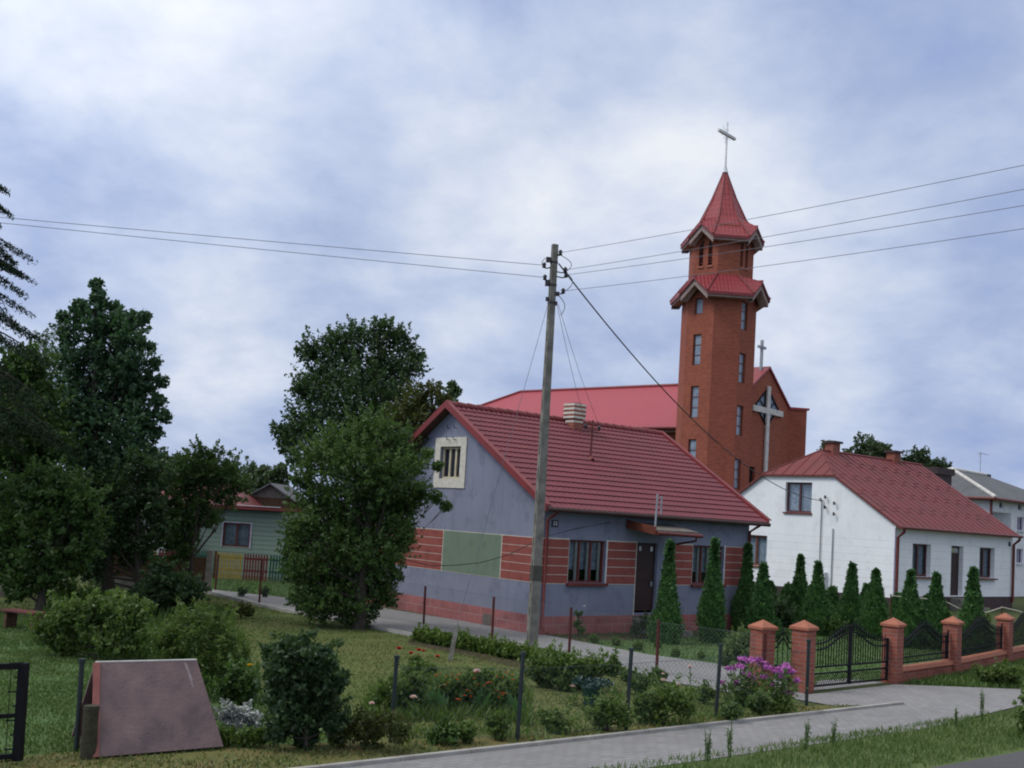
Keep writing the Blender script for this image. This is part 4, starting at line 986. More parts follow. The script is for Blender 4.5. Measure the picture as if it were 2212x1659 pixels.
cable('service_cable', 'thick black cable sagging from the pole to the white house gable', 'cable', PP + np.array([.1, 0, 8.1]), wloc(-.3, 3.32, 4.3), 1.05, .016, 'cable', n=40)
cable('house_wire', 'left of two thin wires dropping from the pole to the roof mast', 'cable', PP + np.array([.1, 0, 7.3]), bloc(3.04, 1.98, 5.5), .12, .005, 'cable_grey', 'thin wires to the roof mast')
cable('house_wire', 'right of two thin wires dropping from the pole to the roof mast', 'cable', PP + np.array([.14, 0, 7.25]), bloc(3.56, 1.98, 5.5), .12, .005, 'cable_grey', 'thin wires to the roof mast')
sk = G(972, 1427); st_top = P(987, 1352, sk[1] + .05)
cable('guy_wire', 'thin guy wire from the pole top down to a leaning stake', 'cable', PP + np.array([-.06, 0, 7.3]), st_top, .0, .005, 'cable_grey')
mb = MB(); d_ = st_top - sk; mb.bar(sk - d_ * .1 , sk + d_, .085, .07); tag(mb.build('stake', M['pole_conc'], None), 'leaning grey stake on the lawn anchoring the guy wire', 'post')
pa = bloc(2.4, -.05, 2.8); 
A = P(1150, 1165, 24.6); B = P(930, 1222, 24.2)
mb = MB(); pts = [bloc(2.2, -.06, 2.82), bloc(1.0, -.1, 2.62), P(1175, 1160, 25.3), P(1100, 1198, 25.1), P(1040, 1215, 25.0), P(985, 1221, 24.9), P(930, 1222, 24.9), P(860, 1205, 25.2)]
mb.tube(pts, .009, 5); tag(mb.build('slack_cable', M['cable']), 'thin dark cable hanging slack across the blue gable to the tree', 'cable')

# ================================================================ fences
def mesh_panel(mb, a, b, z0, z1, cell, th):
    """diamond wire mesh between two feet a and b"""
    a = np.asarray(a, float); b = np.asarray(b, float); L = np.linalg.norm(b - a); d = (b - a) / L; h = z1 - z0
    n_ = np.array([-d[1], d[0], 0]) * th / 2
    k = int((L + h) / cell)
    for i in range(k):
        for s_ in (1, -1):
            x0 = i * cell - (h if s_ > 0 else 0); x1 = x0 + s_ * h + (0 if s_ > 0 else 0)
            if s_ < 0: x1 = x0 - h
            t0, t1 = 0., 1.
            for lo in (0., L):
                pass
            lo_, hi_ = min(x0, x1), max(x0, x1)
            if hi_ <= 0 or lo_ >= L: continue
            def tt(x): return (x - x0) / (x1 - x0)
            ts = sorted([tt(0.), tt(L)]); t0 = max(0., ts[0]); t1 = min(1., ts[1])
            if t1 - t0 < .02: continue
            p = a + d * (x0 + (x1 - x0) * t0) + [0, 0, z0 + h * t0]; q = a + d * (x0 + (x1 - x0) * t1) + [0, 0, z0 + h * t1]
            up = np.array([-d[0] * s_, -d[1] * s_, 1.]) / 1.414 * th / 2
            o_ = n_ * (.5 * s_)
            mb.poly([p - up + o_, q - up + o_, q + up + o_, p + up + o_])
    for z in (z0, z1): mb.bar(a + [0, 0, z], b + [0, 0, z], th * 1.5)
def wire_fence(name, label, feet, tops, pm, wm_, pw, zmesh, cell, th, caps=None, skip=()):
    base = feet[0]; t = thing(name, label, 'fence', base)
    for f, tp in zip(feet, tops):
        mb = MB(); f = np.asarray(f) - base; tp = np.asarray(tp) - base
        mb.tube([f - [0, 0, .1], tp], pw, 8)
        o = mb.build('post', M[pm], t)
        if caps: 
            mb = MB(); mb.tube([tp - [0, 0, .01], tp + [0, 0, .035]], pw * 1.35, 8); mb.build('post_cap', M[caps], o)
    mb = MB()
    for i, (f, g) in enumerate(zip(feet, feet[1:])):
        if i in skip: continue
        mesh_panel(mb, np.asarray(f) - base, np.asarray(g) - base, zmesh[0], zmesh[1], cell, th)
    mb.build('mesh', M[wm_], t)
    return t
def post_px(lst):
    fe = [G(x, y) for x, y, _, _ in lst]; tp = [P(x2, y2, f[1]) for (x, y, x2, y2), f in zip(lst, fe)]
    return fe, tp
fe, tp = post_px([(465, 1275, 472, 1197), (560, 1303, 566, 1208), (915, 1350, 919, 1266), (1063, 1383, 1067, 1289), (1229, 1417, 1234, 1312), (1418, 1457, 1423, 1339)])
last = np.array([4.72, 19.55, 0.]); fe.append(last); tp.append(last + [0, 0, 1.0])
wire_fence('path_fence', 'wire mesh fence on slim dark red posts along the garden path', fe, tp, 'post_red', 'wire_grey', .030, (.05, .98), .09, .003, None)
fe, tp = post_px([(165, 1625, 177, 1430), (843, 1605, 857, 1422), (1117, 1602, 1130, 1414), (1352, 1578, 1364, 1405), (1546, 1552, 1557, 1395), (1742, 1525, 1747, 1386)])
wire_fence('street_fence', 'green wire mesh fence on dark green posts between garden and pavement', fe, tp, 'post_green', 'wire_green', .028, (.06, .90), .09, .003, 'post_green', (0,))

# brick fence with wrought iron
PIL = [np.array(a) for a in ((4.72, 19.73, 0.), (5.45, 19.70, 0.), (7.77, 21.71, 0.), (9.82, 23.84, 0.), (12.35, 26.87, 0.), (14.6, 29.6, 0.))]
PT = [1.24, 1.28, 1.28, 1.24, 1.20, 1.2]
labs = ['leftmost brick gate pillar standing behind the magenta phlox', 'brick pillar between the small wicket gate and the wide double gate', 'brick pillar to the right of the double gate', 'brick fence pillar second from the right edge', 'brick fence pillar nearest the right edge of the photo', 'brick fence pillar cut by the right edge of the photo']
pdir = [R(30), R(45), R(48), R(50), R(50), R(50)]
for c, h, lb, a in zip(PIL, PT, labs, pdir):
    t = thing('brick_pillar', lb, 'pillar', c, a, 'brick pillars of the iron fence')
    hw = .155
    mb = MB(); mb.box(-hw, hw, -hw, hw, -.05, h - .17); mb.build('shaft', M['pillar_brick'], t)
    mb = MB(); e = hw + .035; z = h - .169
    mb.prism([(-e, -e, z), (e, -e, z), (e, e, z), (-e, e, z)], [(-e, -e, z + .045), (e, -e, z + .045), (e, e, z + .045), (-e, e, z + .045)])
    zz = z + .046
    mb.add([(-e, -e, zz), (e, -e, zz), (e, e, zz), (-e, e, zz), (0, 0, h)], [(0, 1, 4), (1, 2, 4), (2, 3, 4), (3, 0, 4)])
    mb.build('cap', M['cap'], t)
def scallop(t, lo, hi):         # top rail: low at the ends with a dip, high in the middle
    x = abs(2 * t - 1)
    return lo + (hi - lo) * (.5 + .5 * math.cos(math.pi * x)) ** 1.7 - .03 * math.sin(math.pi * x ** 1.5)
def iron_panel(name, label, cat, a, b, z0, lo, hi, group=None, gate=False, half=None, n=None):
    a = np.asarray(a, float); b = np.asarray(b, float); L = np.linalg.norm(b - a); d = (b - a) / L
    ang = math.atan2(d[1], d[0]); t = thing(name, label, cat, a, ang, group)
    f = (lambda s: scallop(s, lo, hi)) if half is None else (lambda s: scallop(s * .5 if half == 0 else .5 + s * .5, lo, hi))
    mb = MB(); N = 18
    for off in (0, -.11):
        pts = [(L * i / N, 0, f(i / N) + off) for i in range(N + 1)]
        for p, q in zip(pts, pts[1:]): mb.bar(p, q, .024, .03, up=(0, 1, 0))
    if gate:
        for z in (z0, z0 + .22, z0 + .34): mb.bar((0, 0, z), (L, 0, z), .03)
        for x in (0, L): mb.bar((x, 0, z0 - .02), (x, 0, f(0 if x == 0 else 1) + (.02 if x else .02)), .04)
    else:
        for z in (z0 + .03, z0 + .14): mb.bar((0, 0, z), (L, 0, z), .026)
        for x in (.03, .12, L - .12, L - .03): mb.bar((x, 0, z0), (x, 0, f(x / L) + .12 * (x in (.03, L - .03))), .024)
    mb.build('frame', M['iron'], t)
    mb = MB(); n = n or max(3, int(L / .085))
    for i in range(1, n):
        x = L * i / n; zt_ = f(i / n) + .05
        zb = z0 + .34 if gate else z0 + .04
        mb.bar((x, .001, zb), (x, .001, zt_), .014)
        mb.prism([(x - .014, -.006, zt_), (x + .014, -.006, zt_), (x + .014, .008, zt_), (x - .014, .008, zt_)], [(x - .001, 0, zt_ + .05), (x + .001, 0, zt_ + .05), (x + .001, .002, zt_ + .05), (x - .001, .002, zt_ + .05)])
    if not gate:
        pass
    mb.build('bars', M['iron'], t)
    if gate:
        mb = MB(); mesh_panel(mb, (0, 0, 0), (L, 0, 0), z0 + .01, z0 + .22, .075, .012); mb.build('lattice', M['iron'], t)
    return t
def edge(i, j, g=.19):
    d = unit(PIL[j] - PIL[i]); return PIL[i] + d * g, PIL[j] - d * g
a, b = edge(0, 1); iron_panel('wicket_gate', 'narrow arched iron wicket gate between the two left brick pillars', 'gate', a, b, .1, .88, 1.03, None, True)
a, b = edge(1, 2, .2); m_ = (a + b) / 2
iron_panel('gate_leaf', 'left leaf of the black iron double driveway gate', 'gate', a, m_ - unit(b - a) * .02, .08, .86, 1.14, 'leaves of the iron driveway gate', True, 0)
iron_panel('gate_leaf', 'right leaf of the black iron double driveway gate', 'gate', m_ + unit(b - a) * .02, b, .08, .86, 1.14, 'leaves of the iron driveway gate', True, 1)
plb = ['black iron fence panel on low brick wall right of the double gate', 'black iron fence panel between the two rightmost brick pillars', 'black iron fence panel cut by the right edge of the photo']
wlb = ['low brick wall right of the double gate under an iron panel', 'low brick wall between the two rightmost pillars', 'low brick wall cut by the right edge of the photo']
for k, (i, j) in enumerate(((2, 3), (3, 4), (4, 5))):
    a, b = edge(i, j, .16); L = np.linalg.norm(b - a)
    iron_panel('fence_panel', plb[k], 'fence', a + unit(b - a) * .03, b - unit(b - a) * .03, .33, .83, 1.1, 'iron fence panels between brick pillars')
    t = thing('low_wall', wlb[k], 'wall', a, math.atan2(*(b - a)[[1, 0]]), 'low brick walls under the iron fence')
    mb = MB(); mb.box(0, L, -.09, .09, -.05, .22); mb.build('courses', M['pillar_brick'], t)
    mb = MB(); mb.prism([(0, -.12, .221), (L, -.12, .221), (L, .12, .221), (0, .12, .221)], [(0, -.10, .29), (L, -.10, .29), (L, .10, .29), (0, .10, .29)]); mb.build('coping', M['cap'], t)
# iron fence far right in front of the far house
a = wloc(11.6, -.5, 0); b = wloc(16.5, -1.5, 0)
t = iron_panel('ornamental_fence', 'dark ornamental fence beyond the white house at the right edge', 'fence', a, b, .55, 1.3, 1.5, None)
mb = MB(); mb.box(0, 5.0, -.1, .1, -.05, .5); mb.build('base_wall', M['pillar_brick'], t)
# big metal gate at the left edge
gpos = G(38, 1645)
gl = thing('metal_gate', 'dark metal garden gate cut by the left edge of the photo', 'gate', gpos)
tpx = P(52, 1432, gpos[1]) - gpos; dirl = np.array([-.80, -.60, 0.]) 
mb = MB(); mb.bar((0, 0, -.05), tuple(tpx), .085, .085); mb.build('post', M['iron'], gl)
mb = MB(); mb.bar(tuple(tpx + [0, 0, -.03]), tuple(tpx + dirl * 1.6 + [0, 0, -.03]), .05, .06); mb.bar(tuple(tpx * .47), tuple(tpx * .47 + dirl * 1.6), .035, .04); mb.bar(tuple(tpx * .06), tuple(tpx * .06 + dirl * 1.6), .05, .05)
mb.bar(tuple(dirl * 1.6), tuple(tpx + dirl * 1.6), .05); mb.build('frame', M['iron'], gl)
mb = MB()
for i in range(7):
    z = .13 + i * .145
    mb.bar(tuple(tpx * z), tuple(tpx * z + dirl * (.09 if i % 2 else .14)), .014)
for i in range(1, 14):
    q = dirl * (.12 * i); mb.bar(tuple(q + tpx * .06), tuple(q + tpx * .98), .006)
mb.build('wire', M['iron'], gl)
# ramshackle posts
sp = G(190, 1640)
mb = MB(); tpz = P(198, 1524, sp[1]) - sp; mb.tube([(0, 0, -.1), tuple(tpx * 0 + tpz * .5), tuple(tpz)], [.085, .08, .078], 12, 0, True); mb.tube([tuple(tpz * .93), tuple(tpz * .96)], .083, 12, 0)
tag(mb.build('wooden_post', M['stump'], None, tuple(sp)), 'short thick old wooden post in front of the sloping board shelter', 'post')
# A-frame shelter
f0, f1 = G(205, 1642), G(482, 1622)
f0[2] = f1[2] = 0
d = unit(f1 - f0); L = np.linalg.norm(f1 - f0); nb = np.array([-d[1], d[0], 0])
af = thing('board_shelter', 'low A shaped shelter of weathered purple brown board with red end', 'shelter', f0, math.atan2(d[1], d[0]))
HT, WB = .93, 1.1
x0t, x1t = .06, L - .20
mb = MB()
mb.prism([(0, 0, .03), (L, 0, .05), (L, .03, .05), (0, .03, .03)], [(x0t, WB / 2 - .02, HT), (x1t, WB / 2 - .02, HT), (x1t, WB / 2 + .01, HT), (x0t, WB / 2 + .01, HT)])
mb.build('front_board', M['panel_board'], af)
mb = MB(); mb.prism([(0, WB, .03), (L, WB, .05), (L, WB - .03, .05), (0, WB - .03, .03)], [(x0t, WB / 2 + .04, HT), (x1t, WB / 2 + .04, HT), (x1t, WB / 2 + .011, HT), (x0t, WB / 2 + .011, HT)]); mb.build('back_board', M['panel_board'], af)
mb = MB()
mb.prism([(.10, .06, 0), (.10, WB - .06, 0), (.13, WB / 2, HT - .06)], [(.13, .06, 0), (.13, WB - .06, 0), (.16, WB / 2, HT - .06)]); mb.prism([(L - .3, .06, 0), (L - .3, WB - .06, 0), (L - .34, WB / 2, HT - .06)], [(L - .27, .06, 0), (L - .27, WB - .06, 0), (L - .31, WB / 2, HT - .06)])
mb.build('end_wall', M['panel_side'], af)
mb = MB(); mb.bar((.0, -.006, .03), (x0t - .0, WB / 2 - .03, HT), .07, .03); mb.build('edge_strip', M['panel_side'], af)
mb = MB(); kx = lambda x, t: (x0t + (x - x0t) * 1. , 0. + (WB / 2 - .02) * t - .004, .04 + (HT - .04) * t)
mb.poly([kx(L * .74, .98), kx(L * .765, .98), kx(L * .80, .80), kx(L * .805, .68), kx(L * .785, .72), kx(L * .765, .86)]); mb.build('paint_streak', M['panel_pale'], af)
mb = MB(); mb.bar((x0t, WB / 2, HT + .008), (x1t, WB / 2, HT + .008), .04, .012); mb.build('ridge_strip', M['cross_grey'], af)
mb = MB(); mb.box(.02, L - .05, .05, WB - .05, 0, .03); mb.build('base_frame', M['stump'], af)
# bench
bp = G(45, 1360)
bn = thing('bench', 'low red brown garden bench under the fruit tree at the left edge', 'bench', bp, R(-22))
mb = MB(); mb.box(-.4, .45, -.17, -.01, .34, .375); mb.box(-.4, .45, .01, .17, .34, .375); mb.build('seat', M['bench_red'], bn)
for x in (-.32, .36):
    mb = MB(); mb.box(x, x + .06, -.14, .14, 0, .339); mb.build('leg', M['brown_wood'], bn)

# ================================================================ cabin, sheds, picket fence
cb = thing('green_cabin', 'pale green clapboard cabin with red roof edge behind the picket fence', 'cabin', (-13.6, 41.4, 0), R(-3))
mb = MB(lambda a, b, c: (a, -b, c)); wall(mb, 0, 5.3, 0, lambda x: 2.45, [(2.93, 3.98, 1.06, 1.95)], .1, xs=())
mb.xf = None; mb.quad((0, 0, 0), (0, 4, 0), (0, 4, 2.45), (0, 0, 2.45)); mb.quad((5.3, 0, 0), (5.3, 4, 0), (5.3, 4, 2.45), (5.3, 0, 2.45)); mb.quad((0, 4, 0), (5.3, 4, 0), (5.3, 4, 2.45), (0, 4, 2.45))
mb.build('wall', M['siding'], cb)
wn = window(cb, lambda a, b, c: (a, -b, c), 2.93, 3.98, 1.06, 1.95, .06, 'frame_red', .05, 2, 0, None, 0, True)
mb = MB(lambda a, b, c: (a, -b, c)); mb.box(2.90, 2.929, .003, .03, 1.02, 1.98); mb.box(3.981, 4.03, .003, .03, 1.02, 1.98); mb.box(2.93, 3.98, .003, .03, 1.951, 1.98); mb.build('surround', M['frame_lilac'], wn)
mb = MB(); mb.prism([(-.3, -.35, 2.45), (5.15, -.35, 2.50), (5.15, 4.3, 2.50), (-.3, 4.3, 2.45)], [(-.3, -.35, 2.56), (5.15, -.35, 2.62), (5.15, 4.3, 2.60), (-.3, 4.3, 2.54)]); rf = mb.build('roof', M['trim_red'], cb)
mb = MB(); mb.box(-.3, 5.15, -.38, -.351, 2.62, 2.645); mb.build('flashing', M['white_metal'], rf)
rh = thing('red_roofed_house', 'house with low red tiled roof seen through branches behind the cabin', 'house', (-16.8, 47.5, 0), R(-3))
mb = MB(); mb.box(0, 5.2, 0, 6, 0, 2.5); mb.build('wall', M['white_siding'], rh)
mb = MB(); A_ = [(-.4, -.4, 2.5), (5.5, -.4, 2.5), (5.5, 6.4, 2.5), (-.4, 6.4, 2.5)]; r1_, r2_ = (2., 3, 3.5), (4.2, 3, 3.5)
mb.poly([A_[0], A_[1], r2_, r1_]); mb.poly([A_[1], A_[2], r2_]); mb.poly([A_[2], A_[3], r1_, r2_]); mb.poly([A_[3], A_[0], r1_]); mb.quad(*[(x, y, z - .04) for x, y, z in A_]); mb.build('roof', M['seam_roof'], rh)
# wooden barn with gable
wb = thing('wooden_barn', 'grey boarded barn with steep gable rising behind the green cabin', 'barn', (-12.0, 50.5, 0), R(0))
mb = MB(); mb.box(0, 2.0, 0, 4, 0, 3.02); mb.build('wall', M['brown_wood'], wb)
mb = MB(); mb.prism([(-.05, -.02, 3.02), (2.05, -.02, 3.02), (1.0, -.02, 3.62)], [(-.05, 4, 3.02), (2.05, 4, 3.02), (1.0, 4, 3.62)]); mb.build('gable', M['grey_wood'], wb)
for s_ in (-1, 1):
    x = 1.0 + s_ * 1.25; mb = MB()
    mb.prism([(x, -.3, 2.86), (x, 4.2, 2.86), (x, 4.2, 2.92), (x, -.3, 2.92)], [(1.0, -.3, 3.64), (1.0, 4.2, 3.64), (1.0, 4.2, 3.70), (1.0, -.3, 3.70)])
    mb.build('roof', M['grey_roof'], wb)
bs_ = thing('board_shed', 'narrow brown board shed at the right end of the green cabin', 'shed', (-8.25, 41.3, 0), R(-3))
mb = MB()
for i in range(9): mb.box(i * .15, i * .15 + .145, 0, 1.8, 0, 2.05 + .02 * (i % 2))
mb.build('wall', M['grey_wood'], bs_)
mb = MB(); mb.prism([(-.05, -.1, 2.08), (1.4, -.1, 2.08), (1.4, 1.9, 2.3), (-.05, 1.9, 2.3)], [(-.05, -.1, 2.13), (1.4, -.1, 2.13), (1.4, 1.9, 2.35), (-.05, 1.9, 2.35)]); mb.build('roof', M['grey_roof'], bs_)
ws = thing('white_shed', 'white sided shed with pale sheet roof half hidden by trees on the left', 'shed', (-17.6, 38.6, 0), R(-8))
mb = MB(); mb.box(0, 4.6, 0, 3, 0, 2.0); mb.build('wall', M['white_siding'], ws)
mb = MB(); mb.prism([(-.3, -.5, 2.0), (4.8, -.5, 2.0), (4.8, 3.2, 2.4), (-.3, 3.2, 2.4)], [(-.3, -.5, 2.06), (4.8, -.5, 2.06), (4.8, 3.2, 2.46), (-.3, 3.2, 2.46)]); mb.build('roof', M['white_metal'], ws)
mb = MB(); mb.box(1.0, 1.8, -.02, -.003, .2, 1.8); mb.build('door', M['grey_metal'], ws)
# picket fence in colour blocks
pf = thing('picket_fence', 'garden picket fence painted in yellow, dark red and green blocks before the cabin', 'fence', (-13.4, 38.75, 0), R(2))
blocks = [('pick_y', .1, 1.1), ('pick_r', 1.15, 2.1), ('pick_g', 2.15, 3.0), ('pick_y', 3.2, 4.12), ('pick_r', 4.16, 5.03), ('pick_g', 5.07, 6.0), ('pick_y', 6.05, 7.0), ('pick_r', 7.05, 8.0)]
for m_, a, b in blocks:
    mb = MB(); n = 9; s_ = (b - a) / n
    for i in range(n):
        x = a + s_ * (i + .1); zb = .02 if m_ == 'pick_y' else .02
        mb.prism([(x, -.02, zb), (x + s_ * .62, -.02, zb), (x + s_ * .62, 0, zb), (x, 0, zb)], [(x, -.02, .93), (x + s_ * .62, -.02, .93), (x + s_ * .62, 0, .93), (x, 0, .93)])
    for z in (.3, .72): mb.box(a, b, .001, .04, z, z + .07)
    mb.build('picket_panel', M[m_], pf)
for x in (.05, 3.1, 6.02):
    mb = MB(); mb.box(x, x + .09, .041, .13, 0, .95); mb.build('post', M['brown_wood'], pf)
cp = G(447, 1281)
mb = MB(); mb.prism([(-.09, -.08, -.1), (.09, -.08, -.1), (.09, .08, -.1), (-.09, .08, -.1)], [(-.07, -.06, 1.27), (.07, -.06, 1.27), (.07, .06, 1.27), (-.07, .06, 1.27)]); tag(mb.build('concrete_post', M['pole_conc'], None, tuple(cp)), 'grey concrete post at the corner of the garden path', 'post')
bf_ = thing('board_fence', 'dark brown slab fence half hidden behind the shrub left of the concrete post', 'fence', cp + np.array([-.1, .02, 0]), R(188))
mb = MB(); mb.box(0, 3.2, -.03, .03, .35, .68); mb.box(0, 3.2, -.028, .028, .685, 1.05); mb.build('boards', M['brown_wood'], bf_)
mb = MB(); mb.box(0, 3.2, -.05, .05, 0, .345); mb.build('base_slab', M['pole_conc'], bf_)
# urn
up_ = G(1275, 1524)
un = thing('planter_urn', 'dark green garden urn with ragged foliage on the lawn', 'planter', up_)
mb = MB(); mb.lathe([(0, 0), (.11, 0), (.12, .03), (.10, .06), (.13, .16), (.15, .26), (.17, .30), (.13, .30), (.11, .2)], n=14); mb.build('bowl', M['urn'], un)
rs = np.random.RandomState(4); c_ = np.array([0, 0, .33]); n = 260; dd = sphere_pts(rs, n); dd[:, 2] = np.abs(dd[:, 2]) * .25
pts = c_ + dd * np.array([.36, .3, .35]) * rs.rand(n, 1) ** .5
link('foliage', np_mesh('foliage', leaf_quads(rs, pts, .09, .4), 4, M['urn']), un)
# rope on the right
pts = [P(x, y, 30 + .0 * i) for i, (x, y) in enumerate(((1925, 1287), (1965, 1291), (1995, 1293), (2045, 1301), (2075, 1316), (2132, 1323), (2165, 1312), (2200, 1320), (2240, 1336)))]
mb = MB()
den_ = []
for i in range(len(pts) - 1):
    for t in (0, .33, .66): den_.append(pts[i] * (1 - t) + pts[i + 1] * t)
mb.tube(den_ + [pts[-1]], .016, 5); rp_ = mb.build('rope', M['rope']); tag(rp_, 'pale rope strung in waves among the thujas before the white house', 'rope')
for i, k in enumerate((0, 3, 6)):
    p = pts[k]; mb = MB(); mb.bar((p[0], p[1] + .02, 0), (p[0], p[1] + .02, p[2] + .05), .03); tag(mb.build('rope_stake', M['brown_wood']), ['thin stake holding the left end of the pale rope', 'thin stake holding the pale rope between two thujas', 'thin stake holding the pale rope near the right edge'][i], 'stake', 'stakes holding the pale rope')

# ================================================================ grass
def in_poly(pts, poly):
    x, y = pts[:, 0], pts[:, 1]; ins = np.zeros(len(pts), bool); n = len(poly)
    for i in range(n):
        x1, y1 = poly[i][:2]; x2, y2 = poly[(i + 1) % n][:2]
        c = ((y1 > y) != (y2 > y)); xi = (x2 - x1) * (y - y1) / ((y2 - y1) if abs(y2 - y1) > 1e-9 else 1e-9) + x1
        ins ^= c & (x < xi)
    return ins
def visible(p):      # in front of the lens and near the frame
    v = p - np.array([0, 0, H]); d = v @ _d; x = (v @ CR) / d * F_PX
    return (d > 4) & (np.abs(x) < 1300)
def grass(name, poly, n, h, mat, seed, width=.009, lean=.6, clumpy=.0, z=0., label=None, cat=None):
    rs = np.random.RandomState(seed); poly = [tuple(p[:2]) for p in poly]
    a = np.array(poly); lo, hi = a.min(0), a.max(0)
    lo = np.maximum(lo, [-14, 8]); hi = np.minimum(hi, [22, 46])
    p = lo + rs.rand(n * 5, 2) * (hi - lo); p = p[in_poly(p, poly)]
    p = np.c_[p, np.full(len(p), z)]; p = p[visible(p)]
    if clumpy:
        f = np.sin(p[:, 0] * 2.3 + np.sin(p[:, 1] * 1.7) * 2) * np.sin(p[:, 1] * 2.9 + np.sin(p[:, 0] * 1.1) * 2)
        p = p[f + rs.normal(size=len(p)) * .5 > clumpy]
    p = p[:n]
    k = len(p); az = rs.rand(k) * 2 * math.pi
    hh = h * (.5 + rs.rand(k) * .8)
    L = rs.rand(k) * lean
    tip = p + np.c_[np.cos(az) * L * hh, np.sin(az) * L * hh, hh]
    az2 = rs.rand(k) * 2 * math.pi
    s_ = np.c_[np.cos(az2), np.sin(az2), np.zeros(k)] * width
    midp = p * .45 + tip * .55 + np.c_[np.zeros(k), np.zeros(k), hh * .06]
    q = np.stack([p - s_, p + s_, midp + s_ * .8, tip, midp - s_ * .8], 1)
    o = link(name, np_mesh(name, q, 5, M[mat])); return tag(o, label, cat, None, 'stuff')
lawn_poly = [(-9.0, 32.6), (-5.9, 28.7), (-2.15, 24.8), (.45, 22.0), (2.9, 19.9), (4.1, 18.8), (5.2, 18.1), (3.3, 16.75), (.3, 14.25), (-4.4, 12.0), (-14, 6), (-20, 20), (-14, 34)]
grass('lawn_grass', lawn_poly, 80000, .038, 'blade', 1, .007, 1.2, -.4, label='short patchy lawn grass of the garden', cat='grass')
grass('garden_grass', [(-4.2, 11.95), (-1.9, 12.6), (-1.6, 14), (-3, 15.5), (-5, 19), (-7.5, 23), (-14, 26), (-14, 8), (-5.2, 11.4)], 60000, .045, 'blade_green', 2, .007, 1., -.8, label='longer green grass behind the gate and shelter on the left', cat='grass')
grass('verge_grass', [AB(-5, 7.3), AB(40, 7.3), AB(40, 9.3), AB(20, 9.1), AB(12, 9.0), AB(-5, 9.0)], 110000, .085, 'blade_verge', 3, .007, .9, -.7, label='rough green roadside grass between road and pavement', cat='grass')
grass('hay_grass', [AB(-12, 10.36), AB(16.7, 10.36), (5.4, 18.3), (3.3, 16.65), (.3, 14.15), (-4.4, 11.95), AB(-12, 11.9)], 36000, .045, 'blade_dry', 4, .010, 1.6, -.2, label='strip of cut dry grass beside the pavement kerb', cat='grass')
grass('house_grass', [(1.1, 26.6), (3.3, 23.9), (4.9, 22.9), (5.4, 20.8), (7.9, 22.0), (12.3, 27.2), (20, 36), (14, 42), (7, 31.6)], 26000, .05, 'blade_green', 5, .012, .8, label='green grass before the blue house and under the thujas', cat='grass')
grass('wall_foot_grass', [(7.9, 21.5), (10.6, 21.9), AB(22.5, 10.7), AB(40, 10.7), (20, 36), (12.6, 26.8), (9.9, 23.7)], 22000, .10, 'blade_green', 6, .012, .8, label='grass strip along the foot of the low brick wall', cat='grass')
grass('cabin_lawn', [(-11, 38.5), (-4, 38.5), (-4, 33.4), (-6.4, 32.8), (-9, 34.0)], 9000, .05, 'blade_green', 7, .014, .8, label='flat green lawn before the coloured picket fence', cat='grass')
grass('bed_growth', [G(780, 1555), G(870, 1562), G(1000, 1560), G(1150, 1572), G(1150, 1500), G(1090, 1470), G(900, 1470), G(800, 1500)], 4200, .19, 'l_garden', 8, .009, .9, .1, label='loose green growth filling the flower bed around the irises', cat='plants')
grass('fence_growth', [G(560, 1630), G(840, 1618), G(1120, 1612), G(1350, 1588), G(1545, 1562), G(1740, 1538), G(1735, 1515), G(1540, 1535), G(1350, 1550), G(1110, 1570), G(840, 1580), G(560, 1600)], 3600, .13, 'l_garden', 9, .009, 1.0, .35, label='weeds growing along the foot of the green wire fence', cat='plants')
grass('border_growth', [G(60, 1400), G(330, 1430), G(540, 1560), G(560, 1480), G(500, 1330), G(330, 1300), G(120, 1290)], 9000, .3, 'l_mid', 10, .014, .7, .1, label='loose perennials between the thicket and the feathery shrub', cat='plants')
# tall seeding stalks standing out of the verge
def stalks(name, pts, h, seed, label, n=9, mat='blade_green'):
    rs = np.random.RandomState(seed); Q = []; base = np.array(pts)
    for i in range(n):
        p = base + np.array([rs.normal() * .012, rs.normal() * .012, 0]); az = rs.rand() * 6.28; hh = h * (.6 + .5 * rs.rand()); b = .25 * rs.rand()
        prev = p; 
        for k in range(1, 7):
            t = k / 6; c = p + np.array([math.cos(az) * b * t * t * hh, math.sin(az) * b * t * t * hh, hh * t])
            s_ = np.array([.006, .003, 0]); Q.append([prev - s_, prev + s_, c + s_, c - s_]); prev = c
            if k >= 3:
                for j in range(9):
                    cc = c + rs.normal(size=3) * [.012, .012, .05]; Q.append(leaf_quads(rs, cc[None], .035, .3)[0])
            elif rs.rand() < .9:
                Q.append(leaf_quads(rs, c[None], .11, .12)[0])
    o = link(name, np_mesh(name, np.array(Q) - base, 4, M[mat]), None, tuple(base)); return tag(o, label, 'weed', 'tall weeds on the roadside verge')
for i, (x, y, h, lab) in enumerate(((1575, 1640, .62, 'tall seeding weed at the verge edge, right of the left tall clump'), (1527, 1645, .48, 'tall weed leaning over the pavement, left of the seeding clump'), (1740, 1622, .42, 'mid height weed on the verge before the wide gate'), (1800, 1615, .40, 'weed on the verge below the right gate pillar'), (2120, 1560, .62, 'tall weed near the right edge of the verge'), (2065, 1575, .40, 'weed left of the tall weed near the right edge'))):
    stalks('tall_weed', G(x, y), h * .8, 20 + i, lab, 5)

